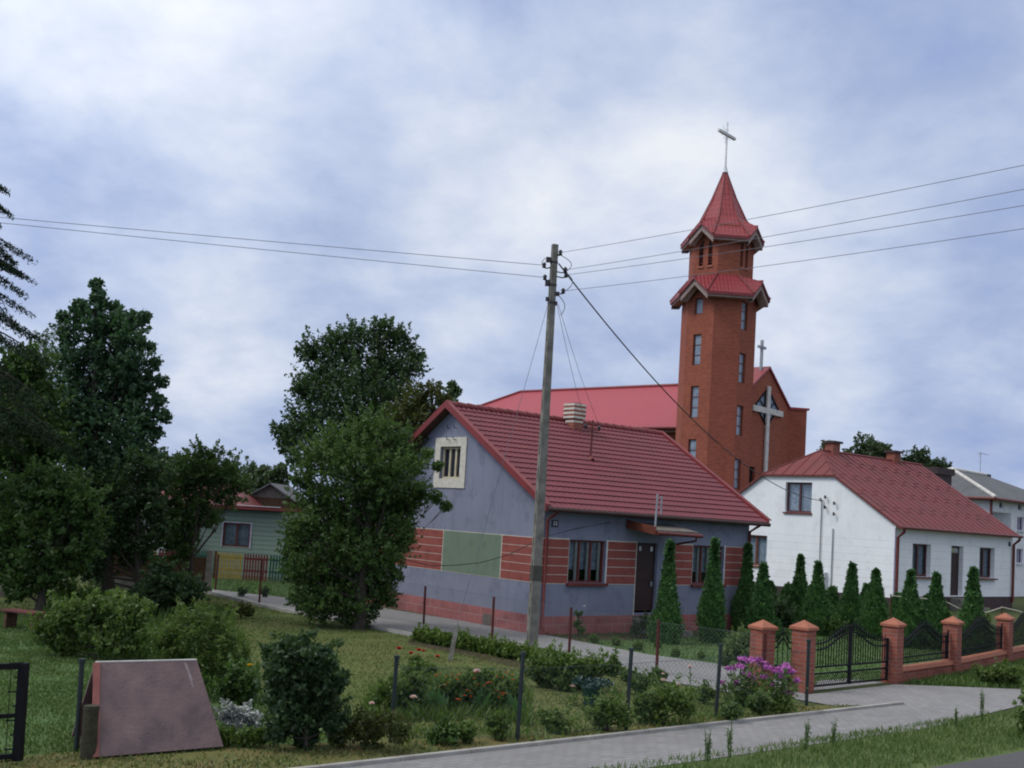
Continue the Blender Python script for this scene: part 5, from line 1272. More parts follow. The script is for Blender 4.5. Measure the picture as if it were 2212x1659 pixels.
# ================================================================ trees
def tree(name, label, cat, base, lst, Y, mat, leaf, seed, trunk, group=None, back=.5, extra=0, **kw):
    rs = np.random.RandomState(seed + 100)
    bl = px_blobs(lst, Y, rs, back)
    return plant(name, label, cat, base, bl, mat, leaf, seed, trunk, group, **kw)
b_ = P(225, 1290, 30); b_[2] = 0
tree('oak_tree', 'tall blue green oak with jagged crown standing against the sky on the left', 'tree', b_,
     [(207, 618, 9), (211, 640, 13), (210, 668, 20), (250, 672, 12), (243, 700, 26), (170, 665, 11), (172, 690, 20), (135, 690, 10), (207, 712, 34), (145, 725, 26), (290, 700, 20), (312, 690, 12), (275, 735, 36), (215, 770, 52), (150, 780, 40), (305, 750, 14), (325, 755, 8), (285, 790, 40), (335, 790, 9), (240, 830, 58), (165, 840, 52), (315, 830, 26), (350, 830, 10), (290, 865, 44), (340, 872, 14), (230, 900, 70), (310, 910, 38), (352, 905, 13), (150, 920, 66), (280, 960, 54), (335, 945, 14), (325, 1000, 20), (200, 1000, 76), (270, 1030, 56)], 30, 'l_oak', .10, 11, .2, dens=.62, sprig=1.3, clump=.18, aspect=.65, fill=.35)
b_ = P(20, 1300, 28); b_[2] = 0
tree('linden_tree', 'yellow green broadleaf tree below the spruce at the left edge', 'tree', b_,
     [(55, 790, 55), (10, 840, 70), (80, 870, 60), (30, 930, 90), (100, 960, 65), (50, 1030, 90), (120, 1060, 60), (-60, 950, 100), (20, 1120, 80)], 28, 'l_mid', .10, 12, .2, clump=.22, sprig=.3, fill=.35)
b_ = P(92, 1290, 36); b_[2] = 0
tree('birch_tree', 'slender wispy tree top between the spruce and the oak', 'tree', b_, [(95, 735, 18), (90, 765, 26), (100, 810, 28), (92, 860, 34)], 36, 'l_dark', .09, 13, .1, clump=.18, dens=.5, sprig=.8, aspect=.35)
# spruce: drooping whorls
def spruce(name, label, base, h, rmax, z_lo, seed):
    rs = np.random.RandomState(seed); t = thing(name, label, 'tree', base)
    mb = MB(); mb.tube([(0, 0, 0), (0, 0, h * .5), (0, 0, h)], [.24, .13, .015], 8); mb.build('trunk', M['bark'], t)
    Q = []; br = MB(); z = z_lo
    while z < h - .1:
        f = (h - z) / (h - z_lo); Lb = rmax * (.12 + .88 * f ** .6)
        for k in range(7):
            az = rs.rand() * 6.28; L = Lb * (.75 + .4 * rs.rand())
            pts = []
            for s_ in np.linspace(0, 1, 9):
                r_ = L * s_; pts.append(np.array([math.cos(az) * r_, math.sin(az) * r_, z + L * .10 * s_ - L * .62 * s_ ** 2 + L * .16 * s_ ** 4]))
            br.tube(pts, [.03 * (1 - .85 * i / 8) for i in range(9)], 4)
            side = np.array([-math.sin(az), math.cos(az), 0])
            for i in range(1, 9):
                for sgn in (-1, 1, 0):
                    tw = L * .26 * (1.15 - i / 9) * (.7 + .5 * rs.rand()) + .10
                    d = unit(side * sgn * .8 + np.array([math.cos(az), math.sin(az), 0]) * .55 + np.array([0, 0, -.75]))
                    m = int(10 + tw * 30)
                    tt = rs.rand(m, 1); c = pts[i] + (pts[i] - pts[i - 1]) * (rs.rand(m, 1) - .5) + d * tw * tt + rs.normal(size=(m, 3)) * .028
                    Q.append(leaf_quads(rs, c, .085, .28, .5))
        z += h * .04 * (.8 + .4 * rs.rand())
    br.build('branch', M['bark'], t)
    link('needles', np_mesh('needles', np.concatenate(Q), 4, M['l_spruce']), t)
b_ = P(-140, 1300, 24); b_[2] = 0
spruce('spruce_tree', 'dark spruce with drooping branches cut by the left edge of the photo', b_, 9.9, 2.3, 4.7, 5)
b_ = P(770, 1250, 33); b_[2] = 0
tree('alder_tree', 'dark tall broadleaf tree rising behind the bushy tree beside the gable', 'tree', b_,
     [(828, 712, 22), (835, 745, 40), (870, 745, 30), (775, 735, 36), (735, 745, 30), (690, 760, 40), (660, 770, 22), (740, 800, 60), (820, 810, 62), (880, 800, 38), (905, 780, 14), (690, 840, 56), (655, 850, 30), (770, 870, 75), (850, 880, 60), (650, 915, 34), (605, 935, 20), (700, 930, 70), (620, 960, 22), (800, 950, 80), (640, 980, 40)], 33, 'l_dark',   .095, 14, .16, sprig=1.2, clump=.17, aspect=.6, dens=.55, fill=.2)
b_ = P(905, 1200, 31); b_[2] = 0
tree('apple_tree', 'paler olive tree between the dark tall tree and the blue house roof', 'tree', b_, [(870, 900, 34), (905, 865, 34), (935, 850, 20), (890, 920, 48), (925, 890, 28), (955, 870, 12), (850, 960, 50), (900, 980, 50)], 31, 'l_olive', .10, 15, .08, sprig=.8, clump=.22, dens=.6)
b_ = P(975, 1200, 42); b_[2] = 0
tree('slim_tree', 'tip of a slim tree showing above the blue house ridge', 'tree', b_, [(978, 838, 9), (975, 852, 14), (985, 850, 9), (965, 880, 20), (985, 900, 24)], 42, 'l_dark', .10, 16, .06, sprig=1., clump=.2, dens=.7)
b_ = G(775, 1360)
tree('bushy_tree', 'large dense bushy tree with foliage to the ground left of the blue gable', 'tree', b_,
     [(745, 965, 50), (805, 930, 46), (690, 990, 50), (860, 960, 38), (770, 1020, 80), (655, 1045, 34), (845, 1035, 62), (898, 1010, 22), (905, 1065, 24), (940, 1080, 13), (962, 1098, 10), (925, 985, 10), (945, 1010, 8), (700, 1100, 74), (790, 1120, 84), (860, 1110, 46), (650, 1150, 40), (740, 1200, 86), (820, 1195, 62), (868, 1180, 26), (645, 1230, 46), (630, 1190, 26), (870, 1150, 30), (880, 1080, 40), (690, 1310, 44), (835, 1290, 30), (700, 1285, 56), (720, 1275, 62), (805, 1265, 46), (848, 1245, 22), (650, 1300, 26), (755, 1320, 42), (795, 1328, 26)], 25.4, 'l_mid', .072, 17, .14, sprig=1.1, clump=.15, aspect=.5, dens=.75, fill=.3, back=.8)
b_ = G(85, 1330)
tree('plum_tree', 'spreading plum tree shading the bench at the left edge', 'tree', b_, [(60, 1060, 60), (130, 1060, 55), (170, 1090, 45), (90, 1110, 75), (30, 1140, 60), (150, 1140, 60), (195, 1075, 28), (80, 1190, 75), (10, 1210, 60), (150, 1210, 45), (40, 1260, 50), (110, 1250, 50), (180, 1180, 40), (200, 1130, 34)], 24.3, 'l_mid', .09, 18, .11, sprig=.5, clump=.24, dens=1.)
b_ = G(243, 1283)
tree('young_tree', 'young tree with thin dark stem left of the dark round shrub', 'tree', b_, [(240, 1130, 38), (215, 1160, 34), (270, 1150, 40), (300, 1175, 40), (245, 1185, 42), (215, 1205, 30), (285, 1210, 34)], 30.6, 'l_dark', .10, 19, .09, sprig=.5, clump=.25, dens=.7, h0=.6)
b_ = P(408, 1262, 31); b_[2] = 0
tree('rowan_tree', 'reddish tinted small tree with forked stems before the green cabin', 'tree', b_, [(440, 1000, 40), (490, 1020, 36), (400, 1025, 42), (520, 1050, 22), (450, 1055, 50), (380, 1075, 40), (500, 1075, 26), (420, 1110, 48), (350, 1120, 40), (455, 1120, 26), (400, 1160, 36), (360, 1165, 36), (395, 1200, 26)], 31, 'l_mid', .085, 21, .08, sprig=.6, clump=.23, dens=.75, fill=.2, h0=.25)
b_ = P(300, 1275, 28.3); b_[2] = 0
tree('hazel_tree', 'leafy hazel filling the gap between the oak trunk and the cabin', 'tree', b_, [(300, 1010, 40), (340, 1030, 40), (290, 1070, 46), (330, 1090, 40), (270, 1110, 40), (230, 1060, 50), (180, 1080, 50), (200, 1110, 50), (150, 1150, 50), (340, 1140, 36), (310, 1180, 34), (190, 1180, 50), (240, 1150, 44), (150, 1210, 40), (200, 1230, 36)], 28.3, 'l_dark', .10, 22, .08, sprig=.4, clump=.25, dens=.8)
b_ = G(365, 1335)
tree('dark_shrub', 'dark rounded shrub beside the board fence', 'shrub', b_, [(360, 1265, 46), (330, 1290, 40), (400, 1280, 40), (365, 1300, 42), (310, 1275, 26), (420, 1270, 22), (350, 1235, 30)], 25.6, 'l_dark', .085, 23, .05, sprig=.3, clump=.2, fill=.5)
# distant trees
far = [(350, 1005, 34, 80, 'far tree left of the small reddish tree'), (395, 1000, 30, 84, 'pointed far tree above the reddish tree'), (440, 1015, 28, 88, 'far tree behind the reddish tree'), (500, 1030, 30, 78, 'light far tree left of the wooden barn'), (545, 1022, 26, 95, 'far dark tree on the skyline above the barn'), (575, 1030, 26, 92, 'far tree at the right of the barn by the bushy tree'), (600, 1020, 24, 90, 'far tree touching the bushy tree'),
       (470, 1050, 30, 74, 'low far tree behind the cabin roof')]
for i, (x, y, r, Y, lb) in enumerate(far):
    b_ = P(x, 1100, Y); b_[2] = 0
    tree('far_tree', lb, 'tree', b_, [(x, y, r), (x - r * .5, y + r * .7, r * .8), (x + r * .5, y + r * .7, r * .8), (x, y + r * 1.4, r)], Y, 'l_far', .34, 40 + i, .2, 'far trees on the left skyline', sprig=.2, clump=.7, dens=1.)
for i, (lst, Y, lb) in enumerate((([(1786, 968, 10), (1795, 975, 12), (1790, 990, 16)], 88, 'small tree top left of the left chimney on the skyline'), ([(1872, 968, 22), (1900, 975, 22), (1850, 985, 22), (1880, 995, 30), (1915, 990, 14)], 85, 'round tree crown between the two brick chimneys'), ([(1985, 985, 16), (1960, 1000, 18), (2000, 1000, 16), (1985, 1015, 22)], 85, 'loose tree crown right of the right chimney'), ([(2030, 1008, 12), (2042, 1015, 10), (2010, 1015, 12), (2030, 1030, 18)], 84, 'tree behind the dark brick stack'))):
    b_ = P(lst[-1][0], 1150, Y); b_[2] = 0
    tree('skyline_tree', lb, 'tree', b_, lst, Y, 'l_far', .26, 60 + i, .15, 'trees behind the white house roof', sprig=.5, clump=.45)

# ================================================================ thujas
def thuja(name, label, base, h, wd, seed, group, rounded=False, lean=0.):
    rs = np.random.RandomState(seed); t = thing(name, label, 'conifer', base, 0, group)
    def prof(u):
        if rounded: return wd * np.sqrt(np.clip(1 - (np.abs(u - .42) / .58) ** 2.2, 0, 1))
        return wd * np.clip(np.minimum(.80 + u * 1.1, 1.) * np.minimum(1., (1.02 - u) / .84) ** .95 * (1 + .09 * np.sin(seed * 1.7 + u * 8)), .015, 1.1)
    n = int(7400 * (h * wd / .7) ** .75) + 1200
    u = rs.rand(n * 2) ** 1.15
    keep = rs.rand(n * 2) < .25 + .75 * prof(u) / wd; u = u[keep][:n]; n = len(u)
    az = rs.rand(n) * 6.283
    bump = 1 + .16 * np.sin(az * 3 + u * 9 + seed) * np.sin(u * 23 + az * 2) + .10 * np.sin(az * 7 + u * 31 + seed * 2)
    r_ = prof(u) * bump * (.70 + .42 * rs.rand(n) ** 1.6)
    c = np.c_[np.cos(az) * r_ + lean * u * h, np.sin(az) * r_, u * h]
    out = np.c_[np.cos(az), np.sin(az), np.full(n, 1.6)]; out = unit(out + rs.normal(size=(n, 3)) * .35)
    sd_ = unit(np.cross(out, np.c_[np.cos(az), np.sin(az), np.zeros(n)]) + rs.normal(size=(n, 3)) * .5)
    L = (.062 * (.5 + .8 * rs.rand(n, 1))) * (.8 if rounded else 1); W = L * .42
    q = np.stack([c - out * L * .5, c + sd_ * W, c + out * L * .6, c - sd_ * W], 1)
    # inner mass
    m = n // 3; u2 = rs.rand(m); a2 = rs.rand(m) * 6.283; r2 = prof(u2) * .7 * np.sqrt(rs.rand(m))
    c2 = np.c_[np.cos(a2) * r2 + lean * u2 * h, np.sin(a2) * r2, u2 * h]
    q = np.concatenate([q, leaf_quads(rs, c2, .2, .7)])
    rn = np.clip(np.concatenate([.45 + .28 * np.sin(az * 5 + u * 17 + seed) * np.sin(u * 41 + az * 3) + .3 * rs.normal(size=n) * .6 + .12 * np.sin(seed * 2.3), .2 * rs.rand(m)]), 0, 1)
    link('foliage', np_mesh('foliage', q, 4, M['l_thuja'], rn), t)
    mb = MB(); mb.tube([(0, 0, -.05), (0, 0, h * .6)], [.05, .02], 6); mb.build('trunk', M['bark'], t)
TJ = [((1437, 1390), (1441, 1173), 26, 'broad thuja close to the door of the blue house'),
      ((1515, 1352), (1527, 1173), 22, 'slim thuja touching the right window of the blue house, behind another'),
      ((1535, 1388), (1541, 1168), 28, 'tall thuja in front of the right window of the blue house'),
      ((1608, 1364), (1617, 1178), 23, 'thuja at the right corner of the blue house'),
      ((1643, 1378), (1651, 1222), 27, 'thuja above the leftmost brick gate pillar'),
      ((1724, 1352), (1730, 1203), 24, 'thuja left of the grey meter box, above the second pillar'),
      ((1762, 1372), (1767, 1218), 27, 'thuja just before the grey meter box on the white gable'),
      ((1836, 1362), (1840, 1220), 23, 'thuja on its own before the white gable middle'),
      ((1888, 1378), (1901, 1234), 32, 'bushy thuja at the white house gable corner'),
      ((1963, 1398), (1970, 1236), 30, 'thuja under the left front window of the white house'),
      ((2019, 1402), (2027, 1243), 29, 'thuja before the front door of the white house'),
      ((2098, 1420), (2104, 1232), 36, 'largest thuja, before the right front window of the white house')]
for i, (b, tp_, wpx, lb) in enumerate(TJ):
    B = G(*b); h = P(tp_[0], tp_[1], B[1])[2]; wd = wpx * (1.22 + .16 * math.sin(i * 2.1)) * B[1] / F_PX
    thuja('thuja', lb, B, h, wd, 200 + i, 'pointed thujas in the front gardens')
RT = [(1700, 1335, 1264, 17, 'round topped thuja left of the tall pair before the white gable'), (1795, 1350, 1270, 18, 'round topped thuja right of the grey meter box'), (1936, 1350, 1284, 15, 'round topped thuja by the white house corner downpipe'), (2002, 1350, 1288, 14, 'round topped thuja between two pointed thujas by the front wall'), (1660, 1345, 1258, 18, 'round topped thuja behind the pointed thuja over the left pillar'), (1750, 1335, 1268, 12, 'round topped thuja between the tall pair before the white gable'), (1870, 1355, 1265, 16, 'small dark thuja behind the bushy thuja at the gable corner')]
for i, (x, yb, yt_, wpx, lb) in enumerate(RT):
    B = G(x, yb); h = P(x, yt_, B[1])[2]; thuja('round_thuja', lb, B, h, wpx * B[1] / F_PX, 240 + i, 'round topped thujas by the white house', True)

# ================================================================ shrubs and flowers
def shrub(name, label, cat, base_px, lst, mat, leaf, seed, group=None, stem=.03, **kw):
    b = G(*base_px); rs = np.random.RandomState(seed + 300)
    bl = [(np.array([c[0], c[1], max(c[2], r * .55)]), r) for c, r in px_blobs(lst, b[1], rs, kw.pop('back', .5))]
    kw.setdefault('clump', .12); kw.setdefault('sprig', .6); kw.setdefault('fill', .35); kw.setdefault('up', .6); kw.setdefault('reach', .8 if kw['sprig'] > .25 else .3)
    return plant(name, label, cat, b, bl, mat, leaf, seed, stem, group, bark='bark', **kw)
def flower(mb, c, r, rs, n=16, flatness=.6, mi=0):
    for k in range(n):
        a = 2.4 * k; e = (k / n) * 1.25 + .15
        d = np.array([math.cos(a) * math.cos(1.57 - e), math.sin(a) * math.cos(1.57 - e), math.sin(1.57 - e) * flatness])
        s_ = np.array([-math.sin(a), math.cos(a), 0]) * r * .42
        tip = np.asarray(c) + d * r; m_ = np.asarray(c) + d * r * .6
        mb.add([np.asarray(c) - [0, 0, r * .15], m_ + s_, tip + s_ * .6, tip - s_ * .6, m_ - s_], [(0, 1, 2, 3, 4)], mi)
def flowers_on(t, name, pts, r, mat, seed, n=16):
    base = np.array(t.location); rs = np.random.RandomState(seed)
    for p in pts:
        mb = MB(); flower(mb, np.asarray(p) - base, r * (.8 + .4 * rs.rand()), rs, n); mb.build(name, M[mat], t)
shrub('rose_thicket', 'tangled rose thicket with yellow green shoots left of the pale feathery shrub', 'shrub', (205, 1425), [(140, 1340, 40), (100, 1370, 36), (180, 1330, 42), (230, 1320, 36), (270, 1340, 44), (200, 1370, 46), (140, 1395, 36), (290, 1385, 36), (240, 1395, 40), (300, 1320, 22)], 'l_garden', .07, 71, clump=.15, sprig=.8, dens=.8)
shrub('goldenrod', 'yellow green upright shoots at the right side of the rose thicket', 'plant', (285, 1405), [(262, 1300, 16), (275, 1330, 20), (300, 1345, 22), (285, 1370, 24), (250, 1345, 16)], 'l_light', .07, 72, clump=.1, sprig=1., dens=.8)
shrub('feathery_shrub', 'pale green feathery shrub behind the board shelter', 'shrub', (430, 1515), [(420, 1345, 36), (380, 1370, 34), (465, 1360, 40), (430, 1400, 50), (370, 1415, 40), (490, 1400, 40), (400, 1450, 46), (470, 1450, 44), (350, 1390, 22), (515, 1430, 26)], 'l_light', .06, 73, clump=.13, sprig=1., aspect=.3, dens=.8)
t = shrub('rose_bush', 'rose bush with one yellow bloom left of the dark round bush', 'shrub', (515, 1545), [(510, 1470, 30), (490, 1500, 30), (540, 1490, 24), (525, 1520, 26)], 'l_mid', .06, 74, sprig=.7)
flowers_on(t, 'bloom', [P(540, 1438, G(515, 1545)[1] - .1)], .05, 'f_yellow', 1)
shrub('currant_bush', 'big dark rounded bush right of the board shelter', 'shrub', (662, 1622), [(640, 1410, 44), (690, 1430, 46), (610, 1440, 40), (650, 1470, 60), (715, 1480, 40), (600, 1500, 40), (690, 1530, 58), (630, 1545, 52), (600, 1580, 34), (720, 1560, 30), (660, 1590, 36), (580, 1410, 16), (735, 1470, 22)], 'l_dark', .06, 75, clump=.11, sprig=.4, fill=.6, back=.8)
t = shrub('silver_flowers', 'mound of silvery white foliage beside the board shelter', 'plant', (515, 1592), [(490, 1545, 22), (520, 1552, 24), (548, 1560, 18), (505, 1570, 22)], 'l_grey', .045, 76, clump=.07, stem=0)
shrub('low_greens', 'low green leafy patch in front of the silvery mound', 'plant', (530, 1615), [(490, 1600, 18), (530, 1600, 20), (565, 1598, 16)], 'l_light', .06, 77, clump=.08, stem=0)
shrub('dry_shoots', 'brownish sprawling shoots at the left foot of the street fence', 'plant', (800, 1620), [(770, 1580, 34), (820, 1570, 30), (860, 1590, 28), (800, 1600, 30), (730, 1600, 24)], 'l_olive', .05, 78, sprig=1., dens=.5, stem=0)
shrub('leafy_weed', 'rounded dark green clump left of the second green fence post', 'plant', (960, 1612), [(955, 1585, 24), (975, 1595, 20), (940, 1600, 18)], 'l_mid', .055, 79, clump=.09, stem=0)
shrub('leafy_weed', 'loose green clump right of the rounded dark green clump', 'plant', (1003, 1608), [(1000, 1580, 16), (1010, 1595, 18)], 'l_garden', .05, 80, clump=.09, stem=0, sprig=.8)
shrub('leafy_weed', 'green tuft just left of the second green fence post', 'plant', (1072, 1600), [(1068, 1565, 20), (1078, 1585, 20)], 'l_light', .05, 81, clump=.09, stem=0, sprig=1.)
shrub('leafy_weed', 'green clump between the second and third green fence posts', 'plant', (1195, 1585), [(1185, 1560, 22), (1215, 1565, 20), (1200, 1575, 20)], 'l_garden', .055, 82, clump=.09, stem=0)
shrub('rose_bush', 'sprawling green plants around the third green fence post', 'shrub', (1310, 1580), [(1290, 1545, 28), (1320, 1530, 26), (1340, 1555, 24), (1300, 1570, 22)], 'l_garden', .05, 83, clump=.1, dens=.6, sprig=.9)
shrub('peony_bush', 'green bush between the third and fourth green fence posts', 'shrub', (1430, 1568), [(1400, 1520, 34), (1450, 1510, 34), (1480, 1530, 28), (1420, 1545, 30), (1390, 1545, 22)], 'l_garden', .055, 84, clump=.1, dens=.75, sprig=.6)
# hedge along the path
b0, b1 = G(905, 1386), G(1150, 1432); rs = np.random.RandomState(9)
bl = [(b0 + (b1 - b0) * t + np.array([rs.normal() * .03, rs.normal() * .03, .15]), .19) for t in np.linspace(0, 1, 20)]
plant('low_hedge', 'low clipped bright green hedge edging the garden path before the pole', 'hedge', b0, bl, 'l_hedge', .055, 85, 0, clump=.09, sprig=.15, fill=.6)
shrub('periwinkle', 'yellow green low bush at the foot of the concrete pole', 'shrub', (1190, 1445), [(1175, 1420, 20), (1200, 1425, 22), (1225, 1432, 20)], 'l_hedge', .05, 86, clump=.1)
shrub('peony_bush', 'wide dark green bush behind the planter urn', 'shrub', (1225, 1490), [(1160, 1450, 28), (1195, 1445, 34), (1240, 1450, 34), (1285, 1448, 30), (1325, 1445, 26), (1180, 1470, 28), (1260, 1470, 30), (1225, 1475, 30)], 'l_garden', .06, 87, clump=.12, sprig=.5, back=.8)
for i, (x, y, r, lb) in enumerate(((1385, 1478, 24, 'pale sedum clump left of the pink roses by the path'), (1420, 1462, 20, 'pale sedum clump at the path edge behind the pink roses'), (1522, 1500, 22, 'sedum clump left of the fourth green fence post'), (1580, 1538, 24, 'sedum clump right of the fourth green fence post'), (1640, 1520, 26, 'yellow topped sedum between the two magenta phlox clumps'), (1360, 1462, 18, 'sedum clump nearest the wide dark green bush'))):
    shrub('sedum', lb, 'plant', (x, y + r), [(x - r * .5, y, r * .7), (x + r * .5, y - 2, r * .7), (x, y - r * .45, r * .6), (x, y + r * .3, r * .7)], 'l_sedum', .05, 88 + i, 'pale sedum clumps near the fence', clump=.08, sprig=.2, stem=0, fill=.6)
# phlox
def phlox(label, base_px, heads, seed):
    b = G(*base_px); rs = np.random.RandomState(seed); t = thing('phlox', label, 'flowers', b, 0, 'magenta phlox clumps')
    Q = []; st = MB()
    for (x, y, r) in heads:
        hd = P(x, y, b[1] + rs.normal() * .1) - b; ft = np.array([hd[0] * .55, hd[1] * .5, 0])
        st.tube([ft, ft * .4 + hd * .6, hd], .008, 5)
        m = 110; tt = rs.rand(m, 1) * .92
        Q.append(leaf_quads(rs, ft + (hd - ft) * tt + rs.normal(size=(m, 3)) * [.075, .075, .03], .09, .3))
        rr = r * .85 * b[1] / F_PX; mb = MB()
        for k in range(60):
            d = sphere_pts(rs, 1)[0]; d[2] = abs(d[2]) * .8; c = hd + d * rr * np.array([1, 1, .85]); s1 = rs.normal(size=3) * .018; s2 = rs.normal(size=3) * .018
            mb.poly([c + s1, c + s2, c - s1, c - s2])
        mb.build('flower_head', M['f_purple'], t)
    st.build('stem', M['l_iris'], t); link('leaves', np_mesh('leaves', np.concatenate(Q), 4, M['l_garden']), t)
phlox('magenta phlox clump in front of the leftmost brick gate pillar', (1605, 1525), [(1606, 1428, 13), (1626, 1430, 15), (1600, 1442, 12), (1578, 1446, 11), (1648, 1437, 12), (1638, 1428, 10), (1612, 1460, 11), (1590, 1475, 3), (1630, 1465, 3), (1560, 1475, 3)], 1)
phlox('magenta phlox clump beside the last green fence post', (1672, 1540), [(1660, 1445, 11), (1680, 1450, 11), (1697, 1443, 13), (1710, 1452, 9), (1652, 1464, 10), (1690, 1465, 9), (1704, 1498, 10), (1668, 1480, 3), (1720, 1470, 4), (1690, 1500, 3)], 2)
# flower bed
b = G(955, 1540)
shrub('bed_greens', 'mass of green flower bed leaves left of the irises', 'plant', (860, 1545), [(830, 1500, 30), (870, 1490, 30), (850, 1525, 28), (900, 1510, 30), (815, 1520, 18), (900, 1475, 22)], 'l_garden', .05, 95, clump=.1, sprig=.8, dens=.7)
t = shrub('dahlia', 'tall stemmed plant with red blooms at the back of the flower bed', 'flowers', (900, 1520), [(898, 1440, 14), (905, 1465, 18), (892, 1485, 18), (930, 1450, 12), (880, 1455, 10)], 'l_garden', .05, 96, clump=.09, sprig=1., dens=.7)
yb = G(900, 1520)[1]
flowers_on(t, 'bloom', [P(888, 1412, yb), P(905, 1405, yb + .1), P(915, 1407, yb), P(945, 1419, yb), P(862, 1402, yb + .2)], .05, 'f_red', 3)
t = shrub('marigolds', 'dark leaved clump dotted with orange blooms in the flower bed', 'flowers', (1030, 1540), [(960, 1490, 26), (1000, 1485, 30), (1040, 1480, 32), (1080, 1485, 30), (1020, 1510, 30), (1060, 1515, 28), (1100, 1510, 26), (975, 1515, 22), (1120, 1490, 18)], 'l_garden', .05, 97, clump=.1, sprig=.6, dens=.8)
rs = np.random.RandomState(31); yb = G(1030, 1540)[1]
pts = [P(rs.uniform(935, 1110), rs.uniform(1455, 1520) - 6, yb - .25 + rs.normal() * .12) for k in range(46)]
flowers_on(t, 'bloom', pts, .026, 'f_orange', 5, 8)
def iris(label, base_px, tips, seed):
    b = G(*base_px); t = thing('iris', label, 'plant', b, 0, 'fans of sword leaves in the flower bed'); rs = np.random.RandomState(seed); mb = MB()
    for (x, y) in tips:
        tip = P(x, y, b[1] + rs.normal() * .12) - b; ft = np.array([tip[0] * .25, tip[1] * .2, 0]); w0 = .034
        s_ = np.array([1, .3, 0]) * w0; m_ = (ft + tip) / 2 + np.array([0, 0, .03])
        mb.add([ft - s_ * .8, ft + s_ * .8, m_ + s_, tip, m_ - s_], [(0, 1, 2, 3, 4)])
    mb.build('leaves', M['l_iris'], t)
iris('fan of pale sword leaves at the left of the orange blooms', (950, 1545), [(915, 1470), (925, 1485), (935, 1480), (948, 1478), (960, 1490), (905, 1490), (970, 1500), (940, 1500)], 1)
iris('fan of pale sword leaves below the orange blooms', (1030, 1545), [(1044, 1462), (1052, 1480), (1062, 1490), (1085, 1498), (1070, 1505), (1035, 1490), (1020, 1500), (1060, 1515)], 2)
iris('fan of pale sword leaves right of the orange blooms', (1118, 1552), [(1085, 1490), (1092, 1482), (1100, 1490), (1112, 1500), (1125, 1495), (1135, 1510), (1105, 1510)], 3)
# single pale roses
for i, (bx, by, x, y, lb, r) in enumerate(((1032, 1545, 1030, 1452, 'large pale pink rose above the orange blooms', .062), (893, 1560, 893, 1508, 'pale pink rose left of the irises, between two fence posts', .055), (805, 1565, 803, 1521, 'pale rose left of the first green fence post', .045), (1238, 1525, 1237, 1484, 'pale pink rose beside the planter urn', .045), (1490, 1530, 1490, 1442, 'pale pink rose standing against the grey garden path', .05), (1435, 1530, 1433, 1471, 'pale pink rose left of the one against the path', .05), (1466, 1535, 1465, 1480, 'lowest of the three pale pink roses by the path', .042), (1425, 1500, 1432, 1457, 'small cream rose among the pale sedum', .035))):
    b = G(bx, by); t = thing('garden_rose', lb, 'flower', b, 0, 'single pale roses in the front garden'); hd = P(x, y, b[1]) - b; rs = np.random.RandomState(i)
    mb = MB(); mb.tube([(0, 0, 0), tuple(hd * .5 + [.02, 0, 0]), tuple(hd)], .007, 5); mb.build('stem', M['l_iris'], t)
    m = 50; tt = rs.rand(m, 1) * .85; link('leaves', np_mesh('leaves', leaf_quads(rs, hd * tt + rs.normal(size=(m, 3)) * [.06, .06, .03], .065, .5), 4, M['l_garden']), t)
    mb = MB(); flower(mb, hd, r, rs, 22, .8); mb.build('bloom', M['f_pink'], t)
# small white rose by the house wall
t = shrub('white_rose', 'thin rose with small white flowers at the house foot by the red fence post', 'flower', (1248, 1378), [(1250, 1330, 7), (1245, 1350, 9), (1255, 1365, 9)], 'l_mid', .05, 99, clump=.07, dens=.5, stem=.012)
flowers_on(t, 'bloom', [P(1246, 1338, G(1248, 1378)[1]), P(1256, 1344, G(1248, 1378)[1]), P(1262, 1310, G(1248, 1378)[1])], .04, 'f_white', 6, 10)
# box balls along the path
for i, (x, y, r, lb) in enumerate(((1283, 1380, 13, 'first small box ball from the pole along the path'), (1330, 1386, 12, 'second small box ball from the pole along the path'), (1378, 1396, 13, 'third small box ball from the pole along the path'), (1460, 1410, 12, 'small box ball right of the last red fence post'), (1515, 1416, 11, 'small box ball midway between last red post and pillar'), (1566, 1428, 14, 'small box ball nearest the leftmost brick pillar'), (1422, 1392, 10, 'small box ball just behind the last red fence post'))):
    shrub('box_ball', lb, 'shrub', (x, y + r * .8), [(x, y, r)], 'l_garden', .04, 110 + i, 'small box balls along the garden path', clump=.06, sprig=.1, stem=0, fill=1.)
shrub('juniper', 'loose grey green juniper just left of the leftmost brick pillar', 'shrub', (1605, 1442), [(1590, 1395, 26), (1620, 1385, 24), (1605, 1415, 28), (1575, 1415, 18)], 'l_sedum', .05, 120, clump=.09, sprig=.6, dens=.7)
shrub('yard_shrub', 'dark shrubs behind the wide gate before the white gable', 'shrub', (1690, 1370), [(1680, 1325, 26), (1700, 1340, 24), (1660, 1345, 20)], 'l_dark', .08, 121, clump=.14)
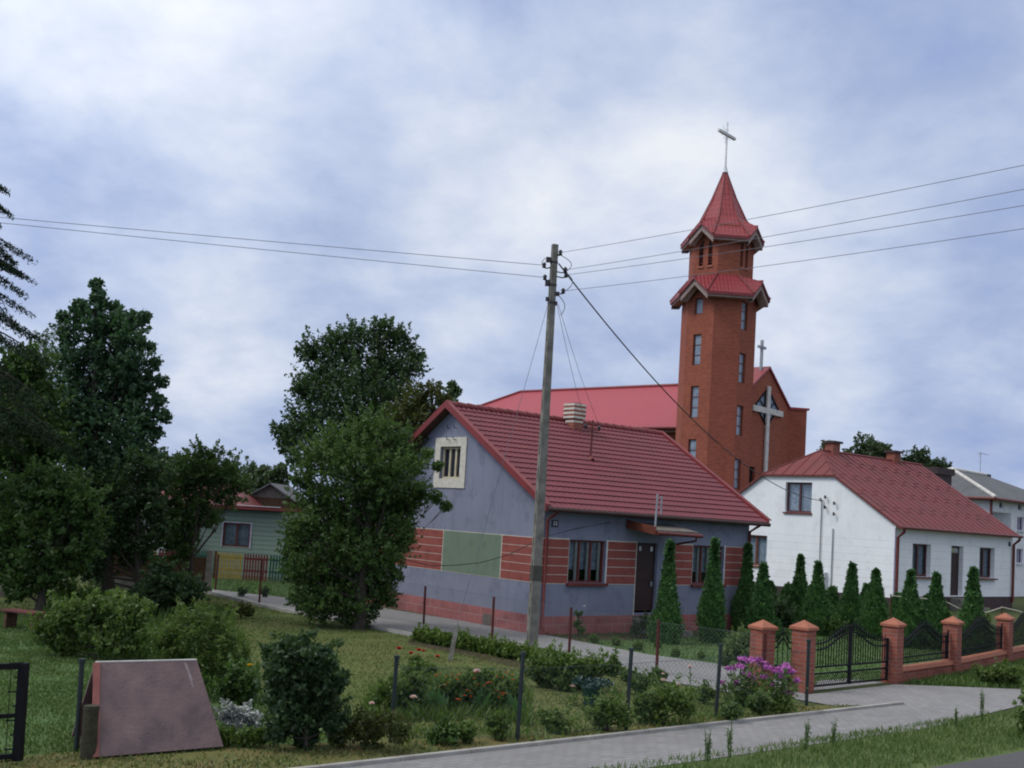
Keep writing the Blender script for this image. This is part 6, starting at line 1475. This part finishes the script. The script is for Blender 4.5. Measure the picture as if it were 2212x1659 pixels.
shrub('yard_shrub', 'low light shrub behind the double gate between two thujas', 'shrub', (1808, 1378), [(1800, 1355, 18), (1815, 1362, 16)], 'l_mid', .07, 122, clump=.12)
shrub('roadside_shrub', 'leafy shrub against the low brick wall at the right', 'shrub', (2150, 1482), [(2130, 1462, 20), (2160, 1458, 24), (2190, 1465, 22), (2160, 1472, 20)], 'l_light', .07, 123, clump=.12)
shrub('yard_shrub', 'low pale shrub under the rope right of the front steps', 'shrub', (2040, 1362), [(2025, 1335, 16), (2050, 1340, 16), (2130, 1340, 14)], 'l_sedum', .06, 124, clump=.11, stem=0)
shrub('roadside_bush', 'leafy bush on the verge cut by the right edge of the photo', 'shrub', (2235, 1600), [(2232, 1510, 24), (2225, 1545, 24), (2245, 1570, 34), (2250, 1530, 30), (2222, 1580, 16)], 'l_garden', .07, 125, clump=.12, sprig=.7)
shrub('lawn_tuft', 'brown green tuft beside the path kerb left of the bushy tree', 'plant', (510, 1335), [(495, 1322, 12), (520, 1318, 14), (540, 1325, 9)], 'l_olive', .06, 126, clump=.1, stem=0)
shrub('border_greens', 'green perennials under the young tree behind the rose thicket', 'plant', (200, 1310), [(160, 1285, 24), (200, 1290, 26), (240, 1300, 20), (130, 1295, 20)], 'l_mid', .08, 127, clump=.14, stem=0, dens=.7)
shrub('wall_shrub', 'dark green shrub below the door step of the blue house', 'shrub', (1400, 1380), [(1395, 1350, 18), (1415, 1358, 14), (1375, 1362, 14)], 'l_dark', .06, 128, clump=.1, dens=.6)
# two little plants on the cabin lawn
for i, (x, y, lb) in enumerate(((728, 1774, 'left of two tiny bushes on the lawn before the picket fence'), (796, 1776, 'right of two tiny bushes on the lawn before the picket fence'))):
    shrub('tiny_bush', lb, 'shrub', (x * .72, y * .72 + 12), [(x * .72, y * .72 + 4, 9)], 'l_dark', .07, 130 + i, 'tiny bushes on the cabin lawn', clump=.1, stem=0)
for o in list(S.objects):
    if o.type == 'MESH' and o.parent is None and 'kind' not in o.keys() and 'label' not in o.keys(): print('UNTAGGED', o.name)
print('faces', sum(len(o.data.polygons) for o in S.objects if o.type == 'MESH'))
